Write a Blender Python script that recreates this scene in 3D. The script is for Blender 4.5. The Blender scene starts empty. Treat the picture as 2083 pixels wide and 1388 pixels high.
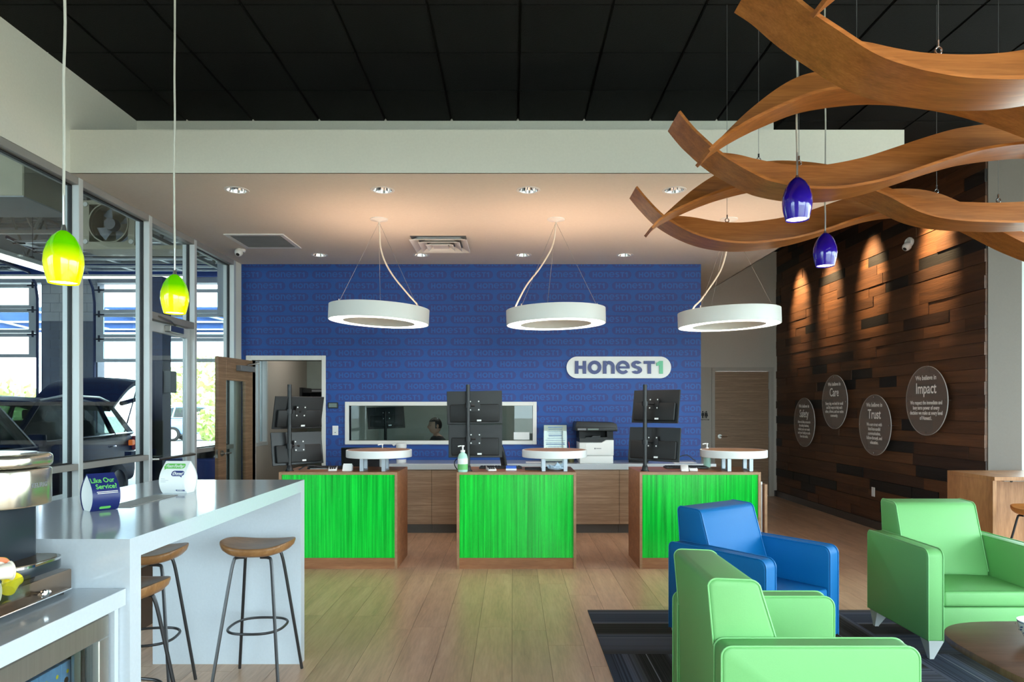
import bpy, bmesh, math, random
from mathutils import Vector, Matrix, noise
RND = random.Random(11)
SC = bpy.context.scene
C = SC.collection
PI = math.pi
# calibrated camera: focal length in pixels, principal point, eye height
F, CX, CY, EYE = 1400.0, 1043.0, 832.0, 1.49
def at(x, y, Y):
    return Vector(((x - CX) / F * Y, Y, EYE - (y - CY) / F * Y))

# ------------------------------------------------------------------ camera, world, sun, exposure
cam_d = bpy.data.cameras.new('camera')
cam = bpy.data.objects.new('camera', cam_d); C.objects.link(cam)
cam.location = (0, 0, EYE); cam.rotation_euler = (PI / 2, 0, 0)
cam_d.sensor_fit = 'HORIZONTAL'; cam_d.sensor_width = 36
cam_d.lens = F / 2083 * 36
cam_d.shift_x = (1041.5 - CX) / 2083; cam_d.shift_y = (CY - 694) / 2083
cam_d.clip_start = 0.05; cam_d.clip_end = 300
SC.camera = cam
W = bpy.data.worlds.new('sky'); SC.world = W; W.use_nodes = True
bgn = W.node_tree.nodes['Background']
bgn.inputs[0].default_value = (0.80, 0.91, 1.0, 1); bgn.inputs[1].default_value = 12.5
sun_d = bpy.data.lights.new('sun', 'SUN'); sun_d.energy = 5; sun_d.angle = 0.01; sun_d.color = (1, .95, .86)
sun = bpy.data.objects.new('sun', sun_d); C.objects.link(sun)
sun.rotation_euler = (math.radians(28), math.radians(-22), 0); sun.location = (-20, 20, 30)
def portal(loc, rot, sx, sy):
    d = bpy.data.lights.new('window_portal', 'AREA'); d.shape = 'RECTANGLE'; d.size = sx; d.size_y = sy
    d.cycles.is_portal = True
    o = bpy.data.objects.new('window_portal', d); C.objects.link(o); o.location = loc; o.rotation_euler = rot
portal((3.6, -2.96, 1.75), (PI / 2, 0, 0), 7.2, 3.1)
portal((7.46, 1.8, 1.75), (PI / 2, 0, PI / 2), 8.4, 3.1)
portal((-9.5, 15.05, 2.2), (-PI / 2, 0, 0), 13, 4.2)
portal((-9.5, -2.9, 2.1), (PI / 2, 0, 0), 10.4, 4.1)
SC.view_settings.view_transform = 'Standard'; SC.view_settings.look = 'None'
SC.view_settings.gamma = 1; SC.view_settings.use_curve_mapping = False
SC.view_settings.exposure = 0.4
cy = SC.cycles
cy.use_denoising = True
cy.max_bounces = 7; cy.diffuse_bounces = 4; cy.glossy_bounces = 3; cy.transmission_bounces = 4
cy.transparent_max_bounces = 12; cy.sample_clamp_indirect = 6; cy.caustics_reflective = False; cy.caustics_refractive = False

# ------------------------------------------------------------------ materials
def lin(c):
    return tuple((v / 255 / 12.92 if v / 255 <= .04045 else ((v / 255 + .055) / 1.055) ** 2.4) for v in c) + (1.0,)
MATS = {}
def _new(name):
    m = bpy.data.materials.new(name); m.use_nodes = True
    nt = m.node_tree; b = nt.nodes['Principled BSDF']
    MATS[name] = m
    return m, nt, b
def _pos(nt, stretch, rand=False, local=False):
    if local:
        g = nt.nodes.new('ShaderNodeTexCoord').outputs['Object']
    else:
        g = nt.nodes.new('ShaderNodeNewGeometry').outputs['Position']
    mp = nt.nodes.new('ShaderNodeMapping'); mp.inputs['Scale'].default_value = stretch
    nt.links.new(g, mp.inputs['Vector'])
    if rand:
        oi = nt.nodes.new('ShaderNodeObjectInfo')
        ml = nt.nodes.new('ShaderNodeMath'); ml.operation = 'MULTIPLY'; ml.inputs[1].default_value = 57
        nt.links.new(oi.outputs['Random'], ml.inputs[0])
        cb = nt.nodes.new('ShaderNodeCombineXYZ')
        for k in range(3): nt.links.new(ml.outputs[0], cb.inputs[k])
        nt.links.new(cb.outputs[0], mp.inputs['Location'])
        return mp.outputs[0], oi
    return mp.outputs[0], None
def _noise(nt, vec, scale, detail=3):
    n = nt.nodes.new('ShaderNodeTexNoise'); n.inputs['Scale'].default_value = scale; n.inputs['Detail'].default_value = detail
    nt.links.new(vec, n.inputs['Vector']); return n.outputs['Fac']
def _ramp(nt, fac, stops, const=False):
    r = nt.nodes.new('ShaderNodeValToRGB'); e = r.color_ramp.elements
    if const: r.color_ramp.interpolation = 'CONSTANT'
    while len(e) < len(stops): e.new(.5)
    for i, (p, c) in enumerate(stops): e[i].position = p; e[i].color = c
    nt.links.new(fac, r.inputs[0]); return r.outputs[0]
def _bump(nt, b, fac, strength, dist=.01):
    n = nt.nodes.new('ShaderNodeBump'); n.inputs['Strength'].default_value = strength; n.inputs['Distance'].default_value = dist
    nt.links.new(fac, n.inputs['Height']); nt.links.new(n.outputs[0], b.inputs['Normal'])
def mat(name, rgb, rough=.5, metal=0, var=.05, sc=6, bump=0, stretch=(1, 1, 1), spec=.5, emis=None, es=0, coat=0, local=False):
    m, nt, b = _new(name)
    c = lin(rgb)
    vec, _ = _pos(nt, stretch, local=local)
    f = _noise(nt, vec, sc)
    lo = tuple(v * (1 - var) for v in c[:3]) + (1,); hi = tuple(min(1, v * (1 + var)) for v in c[:3]) + (1,)
    nt.links.new(_ramp(nt, f, [(.3, lo), (.7, hi)]), b.inputs['Base Color'])
    b.inputs['Roughness'].default_value = rough; b.inputs['Metallic'].default_value = metal
    b.inputs['Specular IOR Level'].default_value = spec; b.inputs['Coat Weight'].default_value = coat
    if bump: _bump(nt, b, f, bump)
    if emis:
        b.inputs['Emission Color'].default_value = lin(emis); b.inputs['Emission Strength'].default_value = es
    return m
def wood(name, c1, c2, stretch, rough=.45, rand=0., sc=1.0, bump=.08, mid=None, spec=.4):
    m, nt, b = _new(name)
    vec, oi = _pos(nt, stretch, rand=rand > 0)
    f1 = _noise(nt, vec, sc, 4); f2 = _noise(nt, vec, sc * 6, 3)
    mx = nt.nodes.new('ShaderNodeMix'); mx.data_type = 'FLOAT'; mx.inputs[0].default_value = .4
    nt.links.new(f1, mx.inputs[2]); nt.links.new(f2, mx.inputs[3])
    col = _ramp(nt, mx.outputs[0], [(.3, lin(c1)), (.7, lin(c2))] if not mid else [(.25, lin(c1)), (.5, lin(mid)), (.72, lin(c2))])
    if rand > 0:
        hs = nt.nodes.new('ShaderNodeHueSaturation')
        mr = nt.nodes.new('ShaderNodeMapRange'); mr.inputs[3].default_value = 1 - rand; mr.inputs[4].default_value = 1 + rand
        nt.links.new(oi.outputs['Random'], mr.inputs[0]); nt.links.new(mr.outputs[0], hs.inputs['Value'])
        nt.links.new(col, hs.inputs['Color']); col = hs.outputs[0]
    nt.links.new(col, b.inputs['Base Color'])
    b.inputs['Roughness'].default_value = rough; b.inputs['Specular IOR Level'].default_value = spec
    _bump(nt, b, mx.outputs[0], bump, .004)
    return m
def glass(name, tint=(235, 242, 240), ior=1.45, haze=0., hazec=(150, 140, 135), rough=.0):
    m, nt, b = _new(name); nt.nodes.remove(b)
    out = nt.nodes['Material Output']
    tr = nt.nodes.new('ShaderNodeBsdfTransparent'); tr.inputs[0].default_value = lin(tint)
    gl = nt.nodes.new('ShaderNodeBsdfGlossy'); gl.inputs['Roughness'].default_value = rough
    fr = nt.nodes.new('ShaderNodeFresnel')   # thin pane: same reflectance from both sides
    gm = nt.nodes.new('ShaderNodeNewGeometry'); mr = nt.nodes.new('ShaderNodeMapRange')
    mr.inputs[3].default_value = ior; mr.inputs[4].default_value = 1 / ior
    nt.links.new(gm.outputs['Backfacing'], mr.inputs[0]); nt.links.new(mr.outputs[0], fr.inputs[0])
    base = tr.outputs[0]
    if haze:
        df = nt.nodes.new('ShaderNodeBsdfDiffuse'); df.inputs[0].default_value = lin(hazec)
        h = nt.nodes.new('ShaderNodeMixShader'); h.inputs[0].default_value = haze
        nt.links.new(base, h.inputs[1]); nt.links.new(df.outputs[0], h.inputs[2]); base = h.outputs[0]
    mx = nt.nodes.new('ShaderNodeMixShader')
    nt.links.new(fr.outputs[0], mx.inputs[0]); nt.links.new(base, mx.inputs[1]); nt.links.new(gl.outputs[0], mx.inputs[2])
    nt.links.new(mx.outputs[0], out.inputs[0])
    return m
def emit(name, rgb, s):
    m, nt, b = _new(name)
    b.inputs['Base Color'].default_value = lin(rgb); b.inputs['Emission Color'].default_value = lin(rgb)
    b.inputs['Emission Strength'].default_value = s
    return m

m_wall = mat('wall_paint', (226, 224, 212), .75, bump=.02, sc=60, var=.02)
m_hall = mat('hall_gray_paint', (196, 188, 178), .8, bump=.02, sc=60, var=.02)
m_pier = mat('pier_gray_paint', (112, 105, 98), .8, bump=.02, sc=60, var=.02)
m_gray = mat('gray_wall_paint', (178, 170, 160), .8, bump=.02, sc=60, var=.02)
m_soffit = mat('soffit_paint', (228, 220, 210), .85, sc=40, var=.02)
m_blue = mat('blue_wall_paint', (22, 76, 150), .6, var=.04, sc=2)
m_pill = mat('wallpaper_pill_ink', (42, 60, 128), .6, var=.03)
m_let = mat('wallpaper_letter_ink', (32, 84, 156), .6, var=.03)
m_tile = mat('black_ceiling_tile', (13, 14, 14), .85, bump=.3, sc=160, var=.15, spec=.25)
m_grid = mat('black_ceiling_grid', (4, 4, 4), .9)
m_floor = wood('oak_floor', (170, 136, 110), (222, 188, 158), (7, .7, 1), .32, rand=.09, sc=1.6, mid=(204, 166, 136), bump=.05)
m_subfloor = mat('floor_joint', (92, 68, 48), .7)
m_reclaim = None
m_alu = mat('clear_aluminum', (196, 200, 200), .4, .1, var=.02)
m_alug = mat('gray_aluminum_frame', (150, 147, 143), .45, .1, var=.03)
m_gasket = mat('black_gasket', (14, 14, 18), .6)
m_glass = glass('storefront_glass', (226, 234, 234), 1.42)
m_clear = glass('clear_glass', (240, 245, 243), 1.4)
m_quartz = mat('white_quartz', (196, 204, 212), .11, var=.02, sc=90, spec=.6)
m_quartzm = mat('white_quartz_panel', (196, 204, 212), .3, var=.02, sc=90)
m_deskw = wood('walnut_desk_laminate', (126, 80, 50), (178, 124, 84), (1.2, 6, 14), .4, sc=1.6, mid=(152, 100, 66))
m_deske = wood('desk_edge_banding', (142, 104, 74), (172, 132, 98), (3, 3, 8), .45, sc=2)
m_cab = wood('cabinet_laminate', (126, 100, 80), (186, 156, 130), (.9, .9, 26), .5, sc=1.8, mid=(156, 126, 102))
m_doorw = wood('door_veneer', (112, 88, 66), (174, 142, 112), (.9, .9, 22), .5, sc=1.8, mid=(144, 114, 88))
m_counterw = wood('oak_counter_laminate', (140, 92, 56), (190, 138, 92), (8, 3, .8), .4, sc=2)
m_coffee = wood('coffee_table_walnut', (86, 58, 44), (126, 92, 74), (1.2, 9, 2), .38, sc=1.5, mid=(116, 82, 64), spec=.35)
m_seatw = wood('stool_seat_wood', (112, 78, 48), (170, 126, 82), (3, 14, 4), .35, sc=1.6, mid=(142, 100, 62))
m_seatorange = wood('orange_stool_wood', (164, 100, 48), (204, 136, 74), (3, 14, 4), .35, sc=1.6)
m_ribbon = wood('bent_oak_ribbon', (132, 76, 30), (200, 128, 66), (.8, 14, 14), .34, sc=1.8, mid=(174, 104, 46), bump=.04)
m_steel = mat('dark_steel_tube', (70, 70, 72), .35, .8, var=.05)
m_chrome = mat('chrome', (220, 220, 222), .12, 1, var=.01)
m_satin = mat('satin_nickel', (180, 178, 172), .3, 1, var=.02)
m_stain = mat('brushed_stainless', (190, 190, 186), .28, .9, var=.05, stretch=(1, 40, 1), sc=3)
m_white = mat('white_plastic', (232, 232, 230), .4, var=.01)
m_whitep = mat('white_powder_coat', (228, 230, 228), .45, var=.01)
m_frame = mat('white_trim_paint', (226, 224, 218), .5, var=.01)
m_black = mat('black_plastic', (15, 16, 18), .45, var=.05)
m_blackm = mat('matte_black', (10, 10, 11), .6, var=.05)
m_gscreen = mat('lcd_gray', (96, 112, 104), .3)
m_grayp = mat('gray_plastic', (120, 122, 126), .5)
m_legs = mat('pale_gray_steel', (168, 176, 184), .4, .4)
m_greenv = mat('green_vinyl', (114, 178, 108), .5, var=.02, spec=.35, bump=.03, sc=250)
m_greenp = mat('green_piping', (132, 200, 128), .4, var=.02)
m_bluev = mat('blue_vinyl', (0, 98, 160), .55, var=.02, spec=.28, bump=.03, sc=250)
m_bluep = mat('blue_piping', (6, 110, 178), .4, var=.02)
m_ringw = mat('ring_light_shell', (222, 224, 220), .5, var=.01)
m_ringe = emit('ring_light_diffuser', (255, 246, 238), 7.5)
m_ringu = emit('ring_light_uplight', (255, 212, 176), 9.0)
m_down = emit('downlight_lens', (255, 240, 225), 4)
m_cord = mat('white_cord', (214, 204, 190), .5)
m_pcord = mat('pendant_cord', (190, 188, 176), .5)
m_wire = mat('steel_wire', (150, 150, 150), .35, .8)
m_navy = mat('sign_navy', (42, 56, 118), .4, var=.02)
m_mint = mat('sign_mint_green', (92, 186, 140), .4, var=.02)
m_tentn = mat('tent_navy_print', (26, 38, 100), .45, var=.03)
m_tentg = mat('print_green', (108, 196, 92), .5, var=.02)
m_paper = mat('white_paper', (232, 234, 232), .6, var=.02)
m_ink = mat('print_gray_ink', (150, 158, 172), .6)
m_darkink = mat('print_dark_ink', (24, 24, 24), .6)
m_textw = mat('white_vinyl_lettering', (236, 228, 220), .6, var=.01)
m_base = mat('dark_vinyl_base', (70, 62, 58), .5)
m_basel = mat('gray_toe_kick', (92, 84, 80), .5)
m_acryl = glass('frosted_acrylic', (240, 236, 232), 1.4, haze=.20, hazec=(178, 160, 150), rough=.25)
m_mesh = mat('black_mesh_fabric', (26, 24, 30), .8, var=.4, sc=120)
m_liq = mat('sanitizer_bottle', (176, 222, 206), .15, var=.03, spec=.6)
m_lab = mat('green_label', (110, 190, 110), .5)
m_bluebox = mat('blue_carton', (40, 92, 190), .5)
m_tissue = mat('pale_blue_tissue', (196, 216, 232), .8)
m_olive = mat('olive_cup', (96, 92, 56), .5)
m_red = mat('red_straw', (206, 48, 62), .4)
m_docs = mat('printed_notice', (120, 150, 180), .35, var=.18, sc=24, stretch=(1, 1, 3))
m_bronze = mat('bronze_mirror_drawer', (128, 104, 84), .18, .85, var=.08)
m_cmk = mat('coffee_maker_black', (34, 42, 50), .3, var=.05)
m_cmh = mat('champagne_silver', (206, 198, 182), .22, .9, var=.02)
m_tray = mat('drip_tray_grille', (98, 82, 64), .35, .6, var=.2, sc=60)
m_yel = mat('yellow_foil', (230, 205, 40), .35); m_org = mat('orange_foil', (226, 120, 70), .35); m_crm = mat('cream_foil', (238, 226, 210), .4)
m_carton = mat('blue_carton_print', (120, 160, 204), .5, var=.25, sc=18)
m_fridgein = mat('fridge_interior', (40, 34, 32), .6)
m_bowl = mat('glazed_white_bowl', (226, 230, 234), .15)
m_bowlp = mat('bowl_glaze_pattern', (70, 90, 140), .2)
m_shopw = mat('shop_block_wall', (168, 172, 176), .8, var=.05, sc=5)
m_shopd = mat('shop_gray_paint', (98, 104, 114), .7, var=.05, sc=5)
m_canopy = mat('canopy_blue_paint', (58, 88, 150), .6)
m_shopb = mat('shop_blue_paint', (22, 60, 142), .6)
m_deck = mat('steel_roof_deck', (150, 150, 146), .6, .1, var=.06)
m_joist = mat('gray_joist_paint', (130, 128, 122), .6)
m_shopf = mat('shop_concrete', (120, 118, 112), .6, var=.12, sc=3)
m_asph = mat('parking_lot', (170, 168, 160), .9, var=.08, sc=2)
m_rail = mat('overhead_door_aluminum', (176, 182, 188), .45, .3)
m_navyp = mat('lift_navy_paint', (16, 30, 72), .4)
m_carp = mat('navy_car_paint', (9, 18, 48), .45, 0, coat=0, spec=.03)
m_carblack = mat('black_car_paint', (8, 8, 10), .35, spec=.08)
m_carb = mat('pale_blue_car_paint', (120, 150, 200), .2, coat=.5)
m_carg = glass('car_glass', (120, 140, 136), 1.5)
m_tire = mat('tire_rubber', (18, 18, 18), .8)
m_orange = emit('orange_marker_lamp', (240, 120, 30), .6)
m_tube = emit('fluorescent_tube', (255, 252, 245), 5)
m_leaf = mat('leaf_green', (176, 196, 118), .6, var=.3, sc=3)
m_heater = mat('heater_enamel', (178, 172, 150), .5)
m_skin = mat('skin', (196, 150, 124), .5, var=.05); m_hair = mat('dark_hair', (40, 32, 28), .6); m_shirt = mat('black_shirt', (26, 26, 30), .8)
m_office = mat('office_wall_paint', (170, 182, 176), .8)
m_fillpanel = emit('added_fill_panel', (255, 250, 240), 4.0)  # glow of the fill panels added in the office and back room
m_dusk = mat('dusty_filter', (70, 70, 62), .9, var=.2, sc=40)
m_steelw = mat('oval_disc_edge', (200, 196, 190), .4)

def reclaimed():
    m, nt, b = _new('reclaimed_plank')
    vec, oi = _pos(nt, (14, .9, 14), rand=True)
    f1 = _noise(nt, vec, 1.4, 5); f2 = _noise(nt, vec, 7, 3)
    base = _ramp(nt, oi.outputs['Random'], [(0, lin((24, 20, 18))), (.17, lin((30, 25, 22))), (.2, lin((72, 44, 25))), (.4, lin((96, 60, 34))), (.6, lin((80, 49, 27))), (.8, lin((104, 66, 39))), (1, lin((62, 39, 25)))])
    r = _ramp(nt, f1, [(.25, (.45, .45, .45, 1)), (.6, (1, 1, 1, 1)), (.8, (1.25, 1.2, 1.15, 1))])
    mx = nt.nodes.new('ShaderNodeMix'); mx.data_type = 'RGBA'; mx.blend_type = 'MULTIPLY'; mx.inputs[0].default_value = 1
    nt.links.new(base, mx.inputs[6]); nt.links.new(r, mx.inputs[7]); nt.links.new(mx.outputs[2], b.inputs['Base Color'])
    b.inputs['Roughness'].default_value = .55
    _bump(nt, b, f2, .35, .006)
    return m
m_reclaim = reclaimed()
def carpet():
    m, nt, b = _new('striped_carpet')
    tc = nt.nodes.new('ShaderNodeTexCoord'); sp = nt.nodes.new('ShaderNodeSeparateXYZ'); nt.links.new(tc.outputs['Object'], sp.inputs[0])
    oi = nt.nodes.new('ShaderNodeObjectInfo')
    ad = nt.nodes.new('ShaderNodeMath'); ad.operation = 'MULTIPLY_ADD'; ad.inputs[1].default_value = 9.0
    nt.links.new(oi.outputs['Random'], ad.inputs[0]); nt.links.new(sp.outputs[1], ad.inputs[2])
    def n1(scale, detail):
        n = nt.nodes.new('ShaderNodeTexNoise'); n.noise_dimensions = '1D'; n.inputs['Scale'].default_value = scale; n.inputs['Detail'].default_value = detail
        nt.links.new(ad.outputs[0], n.inputs['W']); return n.outputs['Fac']
    band = _ramp(nt, n1(4.0, 1), [(.36, lin((46, 44, 44))), (.46, lin((70, 69, 74))), (.54, lin((84, 88, 104))), (.64, lin((60, 65, 80)))])
    fine = _ramp(nt, n1(85, 2), [(.35, (.62, .62, .62, 1)), (.65, (1.3, 1.3, 1.3, 1))])
    mx = nt.nodes.new('ShaderNodeMix'); mx.data_type = 'RGBA'; mx.blend_type = 'MULTIPLY'; mx.inputs[0].default_value = 1
    nt.links.new(band, mx.inputs[6]); nt.links.new(fine, mx.inputs[7])
    # thin pale yarn lines
    md = nt.nodes.new('ShaderNodeMath'); md.operation = 'FRACT'
    m2 = nt.nodes.new('ShaderNodeMath'); m2.operation = 'MULTIPLY'; m2.inputs[1].default_value = 3.3
    nt.links.new(ad.outputs[0], m2.inputs[0]); nt.links.new(m2.outputs[0], md.inputs[0])
    lt = nt.nodes.new('ShaderNodeMath'); lt.operation = 'LESS_THAN'; lt.inputs[1].default_value = .022
    nt.links.new(md.outputs[0], lt.inputs[0])
    m3 = nt.nodes.new('ShaderNodeMix'); m3.data_type = 'RGBA'
    nt.links.new(lt.outputs[0], m3.inputs[0]); nt.links.new(mx.outputs[2], m3.inputs[6]); m3.inputs[7].default_value = lin((120, 120, 128))
    nt.links.new(m3.outputs[2], b.inputs['Base Color']); b.inputs['Roughness'].default_value = .95; b.inputs['Specular IOR Level'].default_value = .1
    _bump(nt, b, n1(300, 2), .4, .003)
    return m
m_carpet = carpet()
def resin(name, rgb, es, lo, hi):
    # backlit resin with vertical reeds: glow varies reed by reed
    m, nt, b = _new(name)
    vec, _ = _pos(nt, (1, .02, .02)); f = _noise(nt, vec, 46, 3)
    vec2, _ = _pos(nt, (1, .02, .12)); f2 = _noise(nt, vec2, 30, 2)
    col = _ramp(nt, f, [(.3, lin(lo)), (.7, lin(hi))])
    nt.links.new(col, b.inputs['Base Color']); nt.links.new(col, b.inputs['Emission Color'])
    mr = nt.nodes.new('ShaderNodeMapRange'); mr.inputs[1].default_value = .3; mr.inputs[2].default_value = .7
    mr.inputs[3].default_value = es * .75; mr.inputs[4].default_value = es * 1.2
    nt.links.new(f2, mr.inputs[0]); nt.links.new(mr.outputs[0], b.inputs['Emission Strength'])
    b.inputs['Roughness'].default_value = .2
    return m
m_resin = resin('backlit_green_resin', None, .26, (0, 136, 36), (4, 190, 52))
m_reed = resin('green_reed', None, .30, (0, 150, 42), (16, 206, 64))
def shade_glass(name, top, bot, es, z0, z1):
    m, nt, b = _new(name)
    tc = nt.nodes.new('ShaderNodeTexCoord'); sp = nt.nodes.new('ShaderNodeSeparateXYZ'); nt.links.new(tc.outputs['Object'], sp.inputs[0])
    mr = nt.nodes.new('ShaderNodeMapRange'); mr.inputs[1].default_value = z0; mr.inputs[2].default_value = z1
    nt.links.new(sp.outputs[2], mr.inputs[0])
    col = _ramp(nt, mr.outputs[0], [(.30, lin(bot)), (.72, lin(top))])
    nt.links.new(col, b.inputs['Base Color']); nt.links.new(col, b.inputs['Emission Color'])
    b.inputs['Emission Strength'].default_value = es; b.inputs['Roughness'].default_value = .08; b.inputs['Coat Weight'].default_value = .4
    return m
m_shy = shade_glass('yellow_green_art_glass', (84, 170, 0), (226, 226, 0), .42, .0, .19)
m_shp = shade_glass('cobalt_violet_art_glass', (28, 10, 112), (40, 18, 150), .06, .0, .19)
m_bulb = emit('lamp_glow', (255, 250, 240), 6)

# ------------------------------------------------------------------ mesh helpers
class MB:
    def __init__(s): s.bm = bmesh.new()
    def box(s, x0, x1, y0, y1, z0, z1, M=None):
        v = [s.bm.verts.new((x, y, z)) for x in (x0, x1) for y in (y0, y1) for z in (z0, z1)]
        for f in ((0, 1, 3, 2), (4, 6, 7, 5), (0, 4, 5, 1), (2, 3, 7, 6), (0, 2, 6, 4), (1, 5, 7, 3)):
            s.bm.faces.new([v[i] for i in f])
        if M is not None:
            for q in v: q.co = M @ q.co
        return s
    def loft(s, rows, close=False, caps=True):
        R = [[s.bm.verts.new(p) for p in r] for r in rows]
        n = len(R[0])
        for a, b in zip(R, R[1:]):
            for i in range(n if close else n - 1):
                j = (i + 1) % n
                s.bm.faces.new((a[i], a[j], b[j], b[i]))
        if caps and close:
            s.bm.faces.new(R[0][::-1]); s.bm.faces.new(R[-1])
        return s
    def cyl(s, p0, p1, r0, r1=None, n=16, caps=True):
        return s.tube([p0, p1], [r0, r0 if r1 is None else r1], n, caps)
    def tube(s, pts, r, n=8, caps=True):
        pts = [Vector(p) for p in pts]; rs = r if isinstance(r, (list, tuple)) else [r] * len(pts)
        rows = []; ref = None
        for i, p in enumerate(pts):
            d = (pts[min(i + 1, len(pts) - 1)] - pts[max(i - 1, 0)]).normalized()
            if ref is None: ref = Vector((1, 0, 0)) if abs(d.x) < .9 else Vector((0, 1, 0))
            u = (ref - d * ref.dot(d)).normalized(); w = d.cross(u); ref = u
            rows.append([p + (u * math.cos(2 * PI * k / n) + w * math.sin(2 * PI * k / n)) * rs[i] for k in range(n)])
        return s.loft(rows, True, caps)
    def lathe(s, prof, n=24, c=(0, 0, 0), caps=False):
        rows = [[(c[0] + r * math.cos(2 * PI * k / n), c[1] + r * math.sin(2 * PI * k / n), c[2] + z) for k in range(n)] for r, z in prof]
        return s.loft(rows, True, caps)
    def prism(s, poly, a, b, plane='yz'):
        def pt(u, v, w): return (w, u, v) if plane == 'yz' else ((u, w, v) if plane == 'xz' else (u, v, w))
        A = [s.bm.verts.new(pt(u, v, a)) for u, v in poly]; B = [s.bm.verts.new(pt(u, v, b)) for u, v in poly]
        n = len(poly); s.bm.faces.new(A[::-1]); s.bm.faces.new(B)
        for i in range(n):
            j = (i + 1) % n; s.bm.faces.new((A[i], A[j], B[j], B[i]))
        return s
    def bevel(s, w, seg=2, ang=35):
        s.bm.normal_update()
        bmesh.ops.recalc_face_normals(s.bm, faces=s.bm.faces)
        es = [e for e in s.bm.edges if len(e.link_faces) == 2 and e.calc_face_angle(0) > math.radians(ang)]
        bmesh.ops.bevel(s.bm, geom=es, offset=w, segments=seg, affect='EDGES', profile=.5, clamp_overlap=True)
        return s
    def xf(s, M):
        s.bm.transform(M); return s
    def build(s, name, m, parent=None, kind=None, smooth=35, recalc=True):
        if recalc: bmesh.ops.recalc_face_normals(s.bm, faces=s.bm.faces)
        me = bpy.data.meshes.new(name); s.bm.to_mesh(me); s.bm.free()
        for mm in (m if isinstance(m, (list, tuple)) else [m]): me.materials.append(mm)
        if smooth:
            me.polygons.foreach_set('use_smooth', [True] * len(me.polygons)); me.set_sharp_from_angle(angle=math.radians(smooth))
        o = bpy.data.objects.new(name, me); C.objects.link(o)
        if parent is not None: o.parent = parent
        if kind: o['kind'] = kind
        return o
def bx(name, m, x0, x1, y0, y1, z0, z1, parent=None, bev=0, kind=None):
    b = MB().box(x0, x1, y0, y1, z0, z1)
    if bev: b.bevel(bev, 2)
    return b.build(name, m, parent, kind, smooth=0 if bev < .008 else 35)
def thing(name, label, cat, loc=(0, 0, 0), rz=0, group=None):
    o = bpy.data.objects.new(name, None); C.objects.link(o); o.empty_display_size = .1
    o.location = loc; o.rotation_euler = (0, 0, rz); return tag(o, label, cat, group)
def tag(o, label, cat, group=None):
    o['label'] = label; o['category'] = cat
    if group: o['group'] = group
    return o
def struct(o):
    o['kind'] = 'structure'; return o
def sroot(name, loc=(0, 0, 0)):
    o = bpy.data.objects.new(name, None); C.objects.link(o); o.location = loc; o['kind'] = 'structure'; o.empty_display_size = .1
    return o
def dup(root, loc, rz=None, label=None, group=None):
    r = root.copy(); C.objects.link(r); r.location = loc
    if rz is not None: r.rotation_euler = (0, 0, rz)
    if label: r['label'] = label
    if group: r['group'] = group
    for ch in list(root.children):
        c = ch.copy(); C.objects.link(c); c.parent = r
        for g in ch.children:
            d = g.copy(); C.objects.link(d); d.parent = c
    return r
def text(name, body, size, m, M, parent=None, bold=0., extrude=.0004, sx=1.0, align='CENTER', shear=0):
    cu = bpy.data.curves.new(name, 'FONT'); cu.body = body; cu.size = size; cu.align_x = align; cu.align_y = 'CENTER'
    cu.extrude = extrude; cu.offset = bold; cu.resolution_u = 3; cu.shear = shear; cu.space_line = .95
    t = bpy.data.objects.new(name + '_curve', cu)
    me = bpy.data.meshes.new_from_object(t)
    bpy.data.objects.remove(t); bpy.data.curves.remove(cu)
    me.transform(M @ Matrix.Diagonal((sx, 1, 1, 1))); me.materials.append(m); me.name = name
    o = bpy.data.objects.new(name, me); C.objects.link(o)
    if parent is not None: o.parent = parent
    return o
def basis(x, y, o):
    x = Vector(x).normalized(); y = Vector(y).normalized(); z = x.cross(y)
    return Matrix(((x.x, y.x, z.x, o[0]), (x.y, y.y, z.y, o[1]), (x.z, y.z, z.z, o[2]), (0, 0, 0, 1)))
def spline(pts, n):
    out = []; P = [Vector(p) for p in pts]
    for i in range(len(P) - 1):
        p0, p1, p2, p3 = P[max(i - 1, 0)], P[i], P[i + 1], P[min(i + 2, len(P) - 1)]
        for k in range(n):
            t = k / n
            out.append(.5 * ((2 * p1) + (p2 - p0) * t + (2 * p0 - 5 * p1 + 4 * p2 - p3) * t * t + (3 * p1 - p0 - 3 * p2 + p3) * t ** 3))
    out.append(P[-1]); return out
def rrect(w, h, r, n=6):
    out = []
    for cx_, cy_, a in ((w / 2 - r, h / 2 - r, 0), (-w / 2 + r, h / 2 - r, 90), (-w / 2 + r, -h / 2 + r, 180), (w / 2 - r, -h / 2 + r, 270)):
        for k in range(n + 1):
            t = math.radians(a + 90 * k / n); out.append((cx_ + r * math.cos(t), cy_ + r * math.sin(t)))
    return out
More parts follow.
